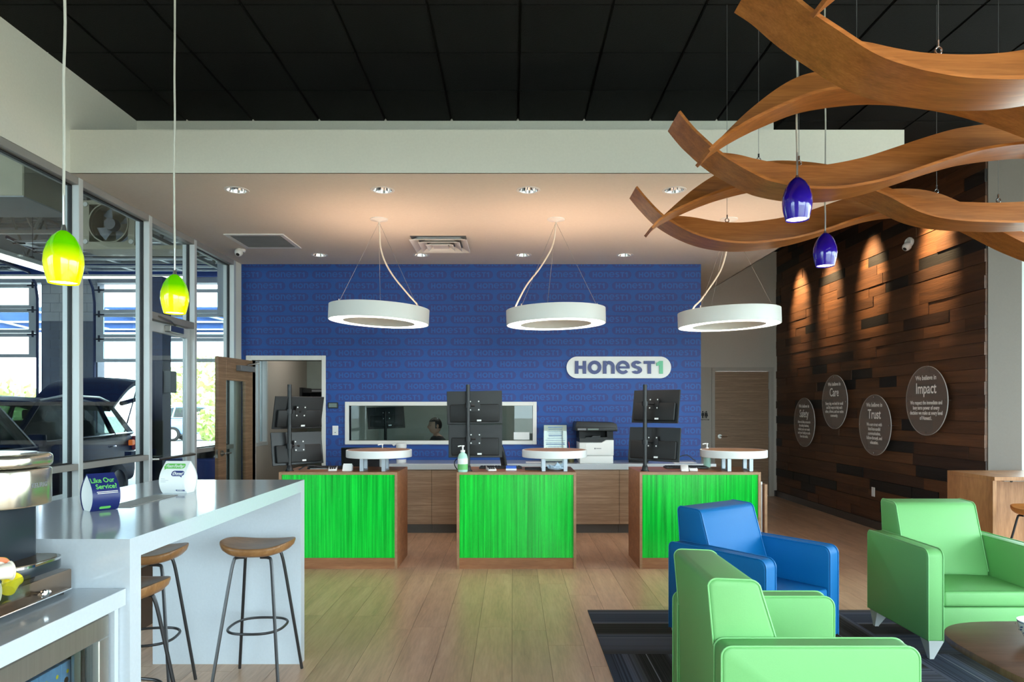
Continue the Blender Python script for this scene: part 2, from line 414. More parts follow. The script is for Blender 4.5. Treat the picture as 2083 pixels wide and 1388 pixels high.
# wordmark strokes: convex polygons, height 1
def ring_poly(cx_, cy_, R, t, a0, a1, n):
    out = []
    for k in range(n):
        a, b = math.radians(a0 + (a1 - a0) * k / n), math.radians(a0 + (a1 - a0) * (k + 1) / n)
        q = [(cx_ + R * math.cos(a), cy_ + R * math.sin(a)), (cx_ + R * math.cos(b), cy_ + R * math.sin(b)),
             (cx_ + (R - t) * math.cos(b), cy_ + (R - t) * math.sin(b)), (cx_ + (R - t) * math.cos(a), cy_ + (R - t) * math.sin(a))]
        out.append(q if a1 > a0 else q[::-1])
    return out
def rq(x0, y0, x1, y1): return [(x0, y0), (x1, y0), (x1, y1), (x0, y1)]
def wordmark(seg=10):
    t = .27; L = []
    L.append((.87, [rq(0, 0, t, 1), rq(.60, 0, .87, 1), rq(t, .38, .60, .63)]))
    L.append((1.04, ring_poly(.52, .5, .53, t, 0, 360, seg * 2)))
    L.append((.91, [rq(0, 0, t, 1), rq(.64, 0, .91, .55)] + [[(max(x, t), y) for x, y in p] for p in ring_poly(.455, .55, .455, t, 0, 118, seg)] + [[(t, .55), (t, .74), (.36, .72), (.30, .62)]]))
    L.append((1.02, ring_poly(.51, .5, .53, t - .03, 8, 318, seg * 2) + [rq(.2, .41, 1.03, .58)]))
    L.append((.84, [[((x - .41) * 1.36 + .42, y) for x, y in p] for p in ring_poly(.41, .715, .305, .23, 25, 270, seg) + ring_poly(.41, .29, .31, .23, 90, -158, seg)]))
    L.append((.85, [rq(0, .77, .85, 1), rq(.29, 0, .56, .77)]))
    L.append((.50, [rq(.22, 0, .50, 1), [(0, .60), (.22, .66), (.22, 1), (.12, .92), (0, .84)]]))
    x = 0; out = []
    for w, ps in L:
        out.append([[(px + x, py) for px, py in p] for p in ps]); x += w + .13
    tot = x - .13
    return [[[(px - tot / 2, py - .5) for px, py in p] for p in g] for g in out], tot

# ================================================================== STRUCTURE
XL, XO, XR, XW = -3.47, 2.407, 4.50, 7.5
YB, YU, YF, YD = 8.80, 6.35, -3.0, 11.74
ZC, ZS = 4.16, 3.34
YS = 5.396
# floor with single planks
fl = struct(MB().box(XL - .15, XW, YF, YD + .2, -.15, -.002).build('floor', m_subfloor, smooth=0))
unit = bpy.data.meshes.new('plank_mesh')
ub = bmesh.new(); bmesh.ops.create_cube(ub, size=1); ub.to_mesh(unit); ub.free(); unit.materials.append(m_floor)
PW = .227
def add_piece(me, name, parent, c, s):
    o = bpy.data.objects.new(name, me); C.objects.link(o); o.parent = parent
    o.location = c; o.scale = s; return o
col0 = .59
for k in range(-13, 18):
    x0 = col0 + k * PW - .14; x1 = x0 + PW
    if x0 < -3.0 or x1 > XR + .1: continue
    y = 2.6 + RND.random() * 1.5 - 1.5
    y = 3.2 - RND.random() * 1.6
    while y < YD:
        y2 = min(y + 1.52, YD)
        ya, yb = y, y2
        if x0 > .56 : ya = max(ya, 5.02)
        if yb - ya > .05:
            add_piece(unit, 'floor_plank', fl, ((x0 + x1) / 2, (ya + yb) / 2, -.001), (PW - .0022, yb - ya - .0022, .002))
        y = y2
fill = bx('floor_field', m_floor, -3.4, XW, YF, 3.0, -.004, -.0005, fl)
# carpet tiles (quarter turned)
cb = MB().box(-.4565, .4565, -.4565, .4565, -.003, .003)
cme = cb.build('carpet_proto', m_carpet, smooth=0); carpet_me = cme.data; bpy.data.objects.remove(cme)
cr = tag(bx('carpet_underlay', m_gasket, .553, .552 + 5 * .914, 5.073 - 4 * .914, 5.073, 0, .001), 'dark striped quarter-turned carpet tile area under the armchairs', 'carpet')
for i in range(5):
    for j in range(4):
        o = bpy.data.objects.new('carpet_tile', carpet_me); C.objects.link(o); o.parent = cr
        o.location = (.552 + .914 * (i + .5), 5.075 - .914 * (j + .5), .004); o.rotation_euler = (0, 0, (PI / 2) * ((i + j) % 2) + (PI if RND.random() < .5 else 0))
# black ceiling
ce = struct(MB().box(XL - .15, XW, YF, YD + .2, ZC + .012, ZC + .2).build('ceiling', m_grid, smooth=0))
tb = MB().box(-.294, .294, -.299, .299, -.012, .0).box(-.300, .300, -.303, .303, 0, .012)
tme_o = tb.build('ceiling_proto', m_tile, smooth=0); tile_me = tme_o.data; bpy.data.objects.remove(tme_o)
bx('ceiling_field', m_tile, XL, XW, YF, 3.27, ZC - .005, ZC + .02, ce)
for i in range(-6, 8):
    for j in range(-3, 12):
        xc, yc = .048 + .61 * (i + .5), 5.135 + .61 * (j + .5)
        if yc < 3.2 or yc > YD - .1 or xc > XR + .1: continue
        if yc > YU and xc < XO + .1: continue
        o = bpy.data.objects.new('ceiling_tile', tile_me); C.objects.link(o); o.parent = ce; o.location = (xc, yc, ZC)
# soffit with downlight holes
DL = [(-2.335 + 1.2335 * i, 5.82) for i in range(4)] + [(-2.323 + 1.2235 * i, 8.275) for i in range(4)]
sb = bmesh.new()
def loop_edges(pts, z):
    v = [sb.verts.new((x, y, z)) for x, y in pts]; return [sb.edges.new((v[i], v[(i + 1) % len(v)])) for i in range(len(v))], v
SX0, SX1 = XL, 3.07
e_all, outer = loop_edges([(SX0, YS), (SX1, YS), (SX1, YD), (SX0, YD)], ZS)
for (x, y) in DL:
    e, _ = loop_edges([(x + .082 * math.cos(2 * PI * k / 28), y + .082 * math.sin(2 * PI * k / 28)) for k in range(28)], ZS)
    e_all += e
bmesh.ops.triangle_fill(sb, use_beauty=True, use_dissolve=False, edges=e_all, normal=(0, 0, -1))
me = bpy.data.meshes.new('ceiling_soffit'); sb.to_mesh(me); sb.free(); me.materials.append(m_soffit)
so = bpy.data.objects.new('ceiling_soffit', me); C.objects.link(so); struct(so)
st = MB().box(SX0, SX1, YS, YS + .012, ZS, 3.679).box(SX1 - .012, SX1, YS + .012, YD, ZS, 3.679).box(SX0, SX1 - .012, YS + .012, YD, 3.667, 3.679)
st.build('fascia', m_wall, so, smooth=0)
# upper wall above the soffit, office block walls
struct(MB().box(XL, XO, YU, YU + .12, 3.681, ZC + .01).build('wall_upper', m_wall, smooth=0))
struct(MB().box(XO - .12, XO, YB + .121, YD, 0, ZS - .002).box(XO - .12, XO, YU + .121, YD, 3.682, ZC + .01).build('wall_hall', m_gray, smooth=0))
# blue wall with doorway and pass-through window
DX0, DX1, DZ = -3.335, -2.44, 2.11
WX0, WX1, WZ0, WZ1 = -2.09, .255, 1.085, 1.53
wbm = MB()
wbm.box(XL, DX0, YB, YB + .12, 0, ZS).box(DX0, DX1, YB, YB + .12, DZ, ZS).box(DX1, WX0, YB, YB + .12, 0, ZS)
wbm.box(WX0, WX1, YB, YB + .12, 0, WZ0).box(WX0, WX1, YB, YB + .12, WZ1, ZS).box(WX1, XO, YB, YB + .12, 0, ZS)
wb = struct(wbm.build('wall_back', m_blue, smooth=0))
glyphs, GW = wordmark(6)
def wallpaper():
    regs = [(XL + .002, DX0, 0, ZS), (DX0, DX1, DZ, ZS), (DX1, WX0, 0, ZS), (WX0, WX1, 0, WZ0), (WX0, WX1, WZ1, ZS), (WX1, XO - .002, 0, ZS)]
    pills, letters = bmesh.new(), bmesh.new()
    pill = rrect(.545, .104, .0519, 5)
    h = .066
    for (a, b, z0, z1) in regs:
        pb, lb = bmesh.new(), bmesh.new()
        for k in range(-1, 22):
            zc = 3.206 - .1428 * k
            if zc + .06 < z0 or zc - .06 > z1: continue
            off = -3.157 + .2725 + (.295 if k % 2 else 0)
            for i in range(-3, 12):
                xc = off + .59 * i
                if xc + .28 < a or xc - .28 > b: continue
                pb.faces.new([pb.verts.new((xc + u, YB - .0012, zc + v)) for u, v in pill])
                for g in glyphs:
                    for p in g: lb.faces.new([lb.verts.new((xc + u * h, YB - .0022, zc + v * h)) for u, v in p])
        for q, dst in ((pb, pills), (lb, letters)):
            for co, no in (((a, 0, 0), (-1, 0, 0)), ((b, 0, 0), (1, 0, 0)), ((0, 0, z0), (0, 0, -1)), ((0, 0, z1), (0, 0, 1))):
                bmesh.ops.bisect_plane(q, geom=q.verts[:] + q.edges[:] + q.faces[:], plane_co=co, plane_no=no, clear_outer=True)
            tmp = bpy.data.meshes.new('tmp'); q.to_mesh(tmp); q.free(); dst.from_mesh(tmp); bpy.data.meshes.remove(tmp)
    for bm_, nm, mm in ((pills, 'wallpaper_pill_print', m_pill), (letters, 'wallpaper_word_print', m_let)):
        me_ = bpy.data.meshes.new(nm); bm_.to_mesh(me_); bm_.free(); me_.materials.append(mm)
        o = bpy.data.objects.new(nm, me_); C.objects.link(o); o.parent = wb; o['kind'] = 'stuff'
wallpaper()
# left wall: storefront glazing to the repair shop, solid wall above
wl = MB().box(XL - .13, XL, YF, YU, ZS, ZC + .01).box(XL - .13, XL, 8.62, YB + .12, 0, ZS)
struct(wl.build('wall_left', m_wall, smooth=0))
FD = .13
ML = [-3.0, -1.5, 0.0, 1.5, 2.9, 4.2, 5.5, 6.565, 7.50, 8.56]
MWD = .055
def bay(n, y0, y1, door=False):
    w = sroot('window_%d' % n)
    def bar(nm, ya, yb, za, zb, m=m_alug): return bx(nm, m, XL - FD, XL - .0, ya, yb, za, zb, w, .003)
    bar('head_frame', y0, y1, ZS - .06, ZS - .001)
    if not door:
        bar('sill_frame', y0, y1, 0, .1); bar('rail', y0, y1, 1.0, 1.05)
        g = MB().box(XL - .075, XL - .063, y0, y1, .1, 1.0); g.build('pane', m_glass, w, smooth=0)
        MB().box(XL - .075, XL - .063, y0, y1, 1.05, ZS - .06).build('pane', m_glass, w, smooth=0)
        gk = MB()
        for za, zb in ((.1, 1.0), (1.05, ZS - .06)):
            for ya in (y0, y1 - .008): gk.box(XL - .085, XL - .053, ya, ya + .008, za, zb)
            for zz in (za, zb - .008): gk.box(XL - .085, XL - .053, y0 + .008, y1 - .008, zz, zz + .008)
        gk.build('gasket', m_gasket, w, smooth=0)
    else:
        bar('transom_frame', y0, y1, 2.36, 2.43)
        MB().box(XL - .075, XL - .063, y0, y1, 2.43, ZS - .06).build('pane', m_glass, w, smooth=0)
        gk = MB()
        for ya in (y0, y1 - .008): gk.box(XL - .085, XL - .053, ya, ya + .008, 2.43, ZS - .06)
        gk.build('gasket', m_gasket, w, smooth=0)
    return w
for i in range(len(ML) - 1):
    bay(i + 1, ML[i] + MWD, ML[i + 1], door=(i == 7))
    mm = MB().box(XL - FD, XL + .004, ML[i], ML[i] + MWD, 0, ZS - .001).bevel(.003, 1)
    struct(mm.build('trim_%d' % (i + 1), m_alu, smooth=0))
struct(MB().box(XL - FD, XL + .004, 8.56, 8.617, 0, ZS - .001).build('trim_20', m_alu, smooth=0))
# aluminum glass door in the third visible bay
dg = sroot('door_1')
y0, y1 = 6.565 + MWD + .006, 7.494
xa, xb = XL - .095, XL - .045
for (ya, yb, za, zb, nm) in ((y0, y0 + .06, .01, 2.35, 'stile'), (y1 - .06, y1, .01, 2.35, 'stile'), (y0 + .06, y1 - .06, 2.25, 2.35, 'top_rail'), (y0 + .06, y1 - .06, .01, .20, 'bottom_rail')):
    bx(nm, m_alu, xa, xb, ya, yb, za, zb, dg, .003)
MB().box(XL - .074, XL - .066, y0 + .06, y1 - .06, .2, 2.25).build('pane', m_glass, dg, smooth=0)
MB().tube([(XL - .03, y0 + .03, 1.0), (XL + .03, y0 + .05, 1.0), (XL + .03, y1 - .05, 1.0), (XL - .03, y1 - .03, 1.0)], .014, 8).build('push_bar', m_satin, dg)
bx('closer_body', m_satin, XL - .044, XL + .02, y0 + .32, y0 + .6, 2.27, 2.335, dg, .006)
MB().tube([(XL + .0, y0 + .45, 2.345), (XL + .05, y0 + .25, 2.37), (XL - .01, y0 + .1, 2.40)], .009, 6).build('closer_arm', m_satin, dg)
# right side walls
wr = struct(MB().box(XR + .02, XR + .15, 6.701, YD + .2, 0, ZC + .01).build('wall_right', m_blackm, smooth=0))
pm = bpy.data.meshes.new('wall_plank_mesh'); ub = bmesh.new(); bmesh.ops.create_cube(ub, size=1); ub.to_mesh(pm); ub.free(); pm.materials.append(m_reclaim)
RH = 4.06 / 32
for r in range(32):
    z0 = .10 + r * RH; y = 6.552 - RND.random() * .2
    y = 6.552; first = True
    while y < YD - .001:
        L = RND.uniform(.35, 1.35) if not first else RND.uniform(.2, 1.2)
        first = False
        y2 = min(y + L, YD)
        if YD - y2 < .15: y2 = YD
        d = RND.choice((.016, .019, .022, .026, .03))
        add_piece(pm, 'wall_plank', wr, (XR + .02 - d / 2 + .0, (y + y2) / 2, z0 + RH / 2), (d, y2 - y - .003, RH - .003))
        y = y2
struct(MB().box(XR - .02, XR + .02, 6.552, YD, 0, .10).build('baseboard_right', m_base, smooth=0))
struct(MB().box(XR + .021, 4.842, 6.545, 6.70, 0, ZC + .01).box(4.842, XW + .15, 6.555, 6.70, 3.30, ZC + .01).box(4.842, XW + .15, 6.555, 6.70, 0, .08).build('wall_pier', m_pier, smooth=0))
wn = sroot('window_20')
for (xa_, xb_) in ((4.842, 4.895), (6.10, 6.15), (XW - .05, XW)): bx('mullion', m_alu, xa_, xb_, 6.57, 6.69, .08, 3.3, wn)
MB().box(4.895, XW - .05, 6.62, 6.632, .08, 3.3).build('pane', m_clear, wn, smooth=0)
struct(MB().box(XO, 3.13, YD, YD + .15, 0, ZC + .01).box(4.46, XR + .02, YD, YD + .15, 0, ZC + .01).box(3.13, 4.46, YD, YD + .15, 2.20, ZC + .01).build('wall_rear', m_hall, smooth=0))
struct(MB().box(4.46, XR - .02, YD - .012, YD, 0, .1).build('baseboard_rear', m_base, smooth=0))
# walls behind the camera and to the right: storefront windows the daylight comes through
wf = MB().box(XL - .13, XW + .15, YF - .15, YF, 3.3, ZC + .01).box(XL - .13, XW + .15, YF - .15, YF, 0, .15).box(XL - .13, 0, YF - .15, YF, .15, 3.3).box(7.2, XW + .15, YF - .15, YF, .15, 3.3)
struct(wf.build('wall_front', m_wall, smooth=0))
we = MB().box(XW, XW + .15, YF, 6.7, 3.3, ZC + .01).box(XW, XW + .15, YF, 6.7, 0, .15).box(XW, XW + .15, YF, -2.4, .15, 3.3).box(XW, XW + .15, 6.0, 6.7, .15, 3.3)
struct(we.build('wall_east', m_wall, smooth=0))
wn = sroot('window_21')
for k in range(6): bx('mullion', m_alu, 0 + k * 1.43, .05 + k * 1.43, YF - .12, YF - .02, .15, 3.3, wn)
MB().box(.05, 7.2, YF - .07, YF - .06, .15, 3.3).build('pane', m_clear, wn, smooth=0)
wn = sroot('window_22')
for k in range(7): bx('mullion', m_alu, XW + .02, XW + .12, -2.4 + k * 1.39, -2.35 + k * 1.39, .15, 3.3, wn)
MB().box(XW + .06, XW + .07, -2.35, 6.0, .15, 3.3).build('pane', m_clear, wn, smooth=0)
# restroom door in the rear wall
d2 = sroot('door_2')
b = MB().box(3.13, 3.40, YD - .02, YD + .1, 0, 2.2)
fr = MB()
X0d, X1d = at(1454, 757, YD).x, at(1563.5, 757, YD).x
fr.box(X0d - .055, X0d, YD - .02, YD + .1, 0, 2.13).box(X1d, X1d + .055, YD - .02, YD + .1, 0, 2.13).box(X0d - .055, X1d + .055, YD - .02, YD + .1, 2.13, 2.185)
b.bm.free(); fr.bevel(.004, 1).build('door_frame', m_gray, d2)
fb = MB()
if X0d - .055 > 3.13: fb.box(3.13, X0d - .055, YD, YD + .15, 0, 2.2)
fb.box(X1d + .055, 4.46, YD, YD + .15, 0, 2.2).box(X0d - .055, X1d + .055, YD, YD + .15, 2.185, 2.2)
fb.build('wall_infill', m_gray, d2, smooth=0)
bx('door_leaf', m_doorw, X0d + .003, X1d - .003, YD + .005, YD + .05, .01, 2.127, d2, .002)
lv = at(1464, 888, YD)
h = MB().cyl((lv.x, YD + .005, lv.z), (lv.x, YD - .01, lv.z), .036, n=20).cyl((lv.x, YD - .01, lv.z), (lv.x, YD - .05, lv.z), .011).tube([(lv.x, YD - .05, lv.z), (lv.x + .03, YD - .055, lv.z), (lv.x + .12, YD - .05, lv.z)], .010, 8)
h.build('door_handle', m_satin, d2)
for z in (.28, 1.06, 1.88): bx('hinge', m_satin, X1d - .006, X1d + .012, YD - .026, YD + .006, z - .055, z + .055, d2)

# ================================================================== BACK ROOM AND OFFICE behind the blue wall
struct(MB().box(-2.36, -2.26, YB + .121, 11.6, 0, 2.7).build('wall_partition', m_office, smooth=0))
struct(MB().box(XL - .13, XL, YB + .121, 9.05, 0, 2.7).box(XL - .13, XL, 9.75, 11.6, 0, 2.7).box(XL - .13, XL, 9.05, 9.75, 0, .98).box(XL - .13, XL, 9.05, 9.75, 2.38, 2.7).build('wall_backroom', m_gray, smooth=0))
struct(MB().box(XL - .13, XO - .121, 11.6, 11.72, 0, 2.7).build('wall_office', m_office, smooth=0))
struct(MB().box(XL - .13, XO - .121, YB + .121, 11.72, 2.7, 2.8).build('ceiling_office', m_soffit, smooth=0))
wn = sroot('window_11')
for (ya, yb, za, zb) in ((9.05, 9.10, .98, 2.38), (9.70, 9.75, .98, 2.38), (9.10, 9.70, .98, 1.03), (9.10, 9.70, 2.33, 2.38), (9.38, 9.43, 1.03, 2.33)):
    bx('frame_bar', m_alu, XL - .12, XL + .004, ya, yb, za, zb, wn)
MB().box(XL - .07, XL - .06, 9.10, 9.70, 1.03, 2.33).build('pane', m_glass, wn, smooth=0)
tr = sroot('trim_21')   # white door frame
t0, t1 = at(501, 724, YB).x, at(663, 724, YB).x
b = MB().box(t0, DX0, YB - .02, YB + .14, 0, 2.17).box(DX1, t1, YB - .02, YB + .14, 0, 2.17).box(DX0, DX1, YB - .02, YB + .14, DZ, 2.17).bevel(.004, 1)
b.build('door_frame', m_frame, tr)
# open oak door with narrow lite, swung out along the glazing
d3 = sroot('door_3', (-3.325, 8.745, 0)); d3.rotation_euler = (0, 0, math.radians(-97.3))
dl = .79   # local x runs from the hinge to the free edge, y is thickness
for nm, a, b_, z0, z1 in (('stile', 0, .17, .01, 2.10), ('stile', dl - .17, dl, .01, 2.10), ('top_rail', .17, dl - .17, 1.83, 2.10), ('bottom_rail', .17, dl - .17, .01, .28)):
    bx(nm, m_doorw, a, b_, -.022, .022, z0, z1, d3, .002)
MB().box(.17, dl - .17, -.004, .004, .28, 1.83).build('pane', m_clear, d3, smooth=0)
for s in (1,):
    hb = MB().cyl((dl - .065, .022, .97), (dl - .065, .034, .97), .034, n=20).cyl((dl - .065, .034, .97), (dl - .065, .07, .97), .011).tube([(dl - .065, .07, .97), (dl - .09, .075, .97), (dl - .19, .07, .97)], .010, 8)
    hb.build('door_handle', m_satin, d3)
bx('latch_plate', m_satin, dl - .0005, dl + .0015, -.014, .014, .92, 1.02, d3)
bx('door_closer', m_grayp, .06, .40, .022, .09, 1.95, 2.02, d3, .006)
MB().tube([(.2, .06, 2.03), (.1, .16, 2.06), (-.02, .06, 2.08)], .009, 6).build('closer_arm', m_satin, d3)
# inner gray door leaf at right inside the back room
d4 = sroot('door_4', (-2.38, 10.1, 0))
bx('door_leaf', m_gray, -.045, 0, 0, .9, .01, 2.1, d4, .003)
MB().cyl((-.045, .1, .98), (-.10, .1, .98), .012).cyl((-.1, .1, .98), (-.1, .2, .98), .012).build('door_handle', m_black, d4)
# wall rack with power strip
rk = thing('wall_rack', 'black wall rack with shelf inside the back room doorway', 'rack', (-3.28, 10.9, 1.2))
bx('side_panel', m_black, -.02, .02, -.25, .25, 0, .62, rk); bx('shelf', m_black, .02, .44, -.2, .2, .54, .60, rk); bx('shelf', m_black, .02, .2, -.2, .2, .02, .05, rk)
MB().box(.16, .42, -.215, -.2, .555, .585).build('power_strip', m_grayp, rk)
bx('back_plate', m_black, .02, .44, .2, .24, 0, .6, rk)
cd = thing('hanging_cable', 'black power cord with gray box hanging above the rack', 'cord', (-2.95, 10.98, 1.8))
MB().tube([(0, 0, 0), (0, 0, .42), (.02, .05, .9)], .010, 6).build('cable', m_black, cd); bx('outlet_box', m_legs, -.035, .035, -.03, .03, .12, .32, cd)
# office furniture and person
wn = sroot('window_12')
b = MB(); fw = .05
b.box(WX0 - fw, WX0, YB - .03, YB + .13, WZ0 - fw, WZ1 + fw).box(WX1, WX1 + fw, YB - .03, YB + .13, WZ0 - fw, WZ1 + fw).box(WX0, WX1, YB - .03, YB + .13, WZ1, WZ1 + fw).box(WX0, WX1, YB - .03, YB + .13, WZ0 - fw, WZ0).bevel(.004, 1)
b.build('window_frame', m_frame, wn)
MB().box(WX0, WX1, YB + .03, YB + .038, WZ0, WZ1).build('pane', m_glass, wn, smooth=0)
tag(bx('paper_notice', m_paper, at(1045, 873, YB).x, at(1077, 873, YB).x, YB + .026, YB + .029, WZ0 + .01, WZ0 + .105), 'white paper notice stuck to the right corner of the office window', 'paper')
lt = tag(bx('office_fill_panel', m_fillpanel, -.9, -.3, 10.0, 11.2, 2.68, 2.698), 'unseen light panel added on the office ceiling behind the pass-through window', 'light')  # unseen panel added to light the office behind the glass
tag(bx('backroom_fill_panel', m_fillpanel, -3.2, -2.7, 9.7, 10.6, 2.68, 2.698), 'light panel added on the ceiling to brighten the left back room', 'light')  # added fill that lifts the dark back room, not a known fixture
od = thing('office_desk', 'white office desk behind the pass-through window', 'desk', (-1.2, 9.7, 0))
bx('desktop', m_white, -.9, .9, -.4, .4, .71, .74, od)
for sx in (-.85, .85): bx('leg', m_legs, sx - .03, sx + .03, -.35, .35, 0, .71, od)

def monitor_unit(parent, c, yaw, pitch, roll, w=.53, h=.315, cap=True):
    M = Matrix.Translation(c) @ Matrix.Rotation(yaw, 4, 'Z') @ Matrix.Rotation(pitch, 4, 'X') @ Matrix.Rotation(roll, 4, 'Y')
    # local: screen faces +Y, back faces -Y
    o = MB().box(-w / 2, w / 2, 0, .014, -h / 2, h / 2).bevel(.003, 1).xf(M).build('monitor', m_black, parent)
    MB().box(-w / 2 + .008, w / 2 - .008, .0145, .016, -h / 2 + .012, h / 2 - .008).xf(M).build('screen', m_blackm, o, smooth=0)
    MB().box(-w / 2 + .03, w / 2 - .03, -.03, 0, -h / 2 + .02, h / 2 * .2).bevel(.012, 2).xf(M).build('rear_housing', m_blackm, o)
    for sx in (-.04, .04):
        for sz in (-.04, .04): MB().cyl((sx, -.036, sz + .02), (sx, -.03, sz + .02), .007, n=8).xf(M).build('mount_screw', m_white, o)
    MB().box(-.055, .055, -.034, -.0305, -.035, .075).xf(M).build('mount_plate', m_black, o)
    MB().box(.02, .062, -.0312, -.0302, -h / 2 + .028, -h / 2 + .044).xf(M).build('rating_label', m_paper, o)
    return M
mo = thing('office_monitor', 'black monitor on pole seen through the left of the office window', 'monitor', (0, 0, .74))
monitor_unit(mo, Vector((-1.72, 9.35, .63)), math.radians(18), math.radians(-14), math.radians(-2), .50, .30)
MB().cyl((-1.72, 9.30, 0), (-1.72, 9.30, .72), .02, n=12).build('pole', m_black, mo)
MB().cyl((-1.72, 9.30, 0), (-1.72, 9.30, .012), .08, n=16).build('base', m_black, mo)

def person():
    t = thing('person', 'person with short dark hair in black shirt seated behind office window', 'person', (-1.16, 10.25, 0), math.radians(-62))
    # faces local -Y ; seated
    V = {'pel': (0, .05, .52), 'sp1': (0, .06, .68), 'sp2': (0, .07, .84), 'chest': (0, .06, .98), 'neck': (0, .03, 1.09), 'nk2': (0, .015, 1.14)}
    for s, n in ((-1, 'l'), (1, 'r')):
        V.update({'sh' + n: (s * .17, .05, 1.02), 'el' + n: (s * .235, -.04, .80), 'wr' + n: (s * .17, -.26, .77), 'hand' + n: (s * .16, -.33, .765),
                  'hip' + n: (s * .1, .03, .50), 'kn' + n: (s * .12, -.40, .50), 'an' + n: (s * .12, -.38, .09), 'toe' + n: (s * .13, -.55, .04)})
    E = [('pel', 'sp1'), ('sp1', 'sp2'), ('sp2', 'chest'), ('chest', 'neck'), ('neck', 'nk2')]
    for n in 'lr': E += [('chest', 'sh' + n), ('sh' + n, 'el' + n), ('el' + n, 'wr' + n), ('wr' + n, 'hand' + n), ('pel', 'hip' + n), ('hip' + n, 'kn' + n), ('kn' + n, 'an' + n), ('an' + n, 'toe' + n)]
    Rr = {'pel': (.15, .12), 'sp1': (.15, .11), 'sp2': (.16, .11), 'chest': (.165, .115), 'neck': (.06, .06), 'nk2': (.052, .052), 'sh': (.062, .062), 'el': (.044, .044), 'wr': (.03, .026), 'hand': (.038, .018), 'hip': (.085, .085), 'kn': (.06, .06), 'an': (.042, .042), 'toe': (.04, .03)}
    for n, s in (('l', -1), ('r', 1)):
        for f in range(5):
            a = 'fg%s%da' % (n, f); b_ = 'fg%s%db' % (n, f)
            if f < 4:
                V[a] = (s * .16 + (f - 1.5) * .019, -.385 - (.006 if f in (1, 2) else 0), .762); V[b_] = (s * .16 + (f - 1.5) * .02, -.42 - (.01 if f in (1, 2) else 0), .752)
            else:
                V[a] = (s * .16 - s * .042, -.33, .762); V[b_] = (s * .16 - s * .055, -.365, .757)
            E += [('hand' + n, a), (a, b_)]; Rr[a] = (.0095, .0095); Rr[b_] = (.008, .008)
    names = list(V); idx = {k: i for i, k in enumerate(names)}
    me = bpy.data.meshes.new('body'); me.from_pydata([V[k] for k in names], [(idx[a], idx[b]) for a, b in E], [])
    o = bpy.data.objects.new('body', me); C.objects.link(o)
    md = o.modifiers.new('skin', 'SKIN'); sv = me.skin_vertices[0].data
    for k in names:
        r = Rr.get(k) or Rr[k[:-1]]; sv[idx[k]].radius = r
    sv[0].use_root = True
    o.modifiers.new('sub', 'SUBSURF').levels = 1
    dg_ = bpy.context.evaluated_depsgraph_get(); m2 = bpy.data.meshes.new_from_object(o.evaluated_get(dg_))
    bpy.data.objects.remove(o)
    bm_ = bmesh.new(); bm_.from_mesh(m2)
    # head: shaped sphere with brow, nose, chin, ears
    r = bmesh.ops.create_uvsphere(bm_, u_segments=24, v_segments=18, radius=1)
    for v in r['verts']:
        x, y, z = v.co
        X_ = x * .076 * (1 - .22 * max(0, -z)); Y_ = y * .098; Z_ = z * .118
        if y < 0:
            Y_ += -.026 * math.exp(-((x / .16) ** 2 + ((z + .12) / .2) ** 2)) - .008 * math.exp(-((x / .35) ** 2 + ((z + .75) / .18) ** 2))
            for s in (-1, 1): Y_ += .012 * math.exp(-(((x - s * .36) / .16) ** 2 + ((z - .06) / .12) ** 2))
            Y_ += .005 * math.exp(-((x / .3) ** 2 + ((z + .45) / .05) ** 2))
        v.co = (X_, Y_ + 0.0, Z_ + 1.235)
    for s in (-1, 1):
        r = bmesh.ops.create_uvsphere(bm_, u_segments=8, v_segments=6, radius=1)
        for v in r['verts']: v.co = Vector((v.co.x * .010 + s * .077, v.co.y * .02 + .012, v.co.z * .032 + 1.232))
    bm_.to_mesh(m2); bm_.free()
    m2.materials.clear()
    for mm in (m_skin, m_shirt): m2.materials.append(mm)
    for p in m2.polygons:
        c = p.center; p.use_smooth = True
        p.material_index = 0 if (c.z > 1.085 or (c.y < -.10 and c.z > .6 and c.z < .9)) else 1
    bo = bpy.data.objects.new('body', m2); C.objects.link(bo); bo.parent = t
    hb = bmesh.new(); r = bmesh.ops.create_uvsphere(hb, u_segments=20, v_segments=14, radius=1)
    for v in r['verts']: v.co = Vector((v.co.x * .081, v.co.y * .104 + .006, v.co.z * .115 + 1.25))
    bmesh.ops.delete(hb, geom=[v for v in hb.verts if v.co.z < 1.29 and v.co.y < -.03 or v.co.z < 1.19], context='VERTS')
    hm = MB(); hm.bm.free(); hm.bm = hb; hm.build('hair', m_hair, t)
    for s in (-1, 1): MB().lathe([(.0, -.009), (.006, -.006), (.009, 0), (.006, .006), (0, .009)], 8, (s * .029, -.079, 1.242)).build('eye', m_darkink, t)
    return t
person()
oc = thing('plain_chair', 'plain black chair under the seated person in the office', 'chair', (-1.16, 10.25, 0), math.radians(-62))
bx('seat', m_black, -.22, .22, -.25, .2, .36, .42, oc, .02); MB().cyl((0, 0, .05), (0, 0, .36), .03).build('post', m_black, oc)
bx('backrest', m_black, -.2, .2, .21, .25, .5, .95, oc, .01)
for k in range(5):
    a = 2 * PI * k / 5; MB().tube([(0, 0, .06), (.28 * math.cos(a), .28 * math.sin(a), .03)], .02, 6).build('leg', m_black, oc)

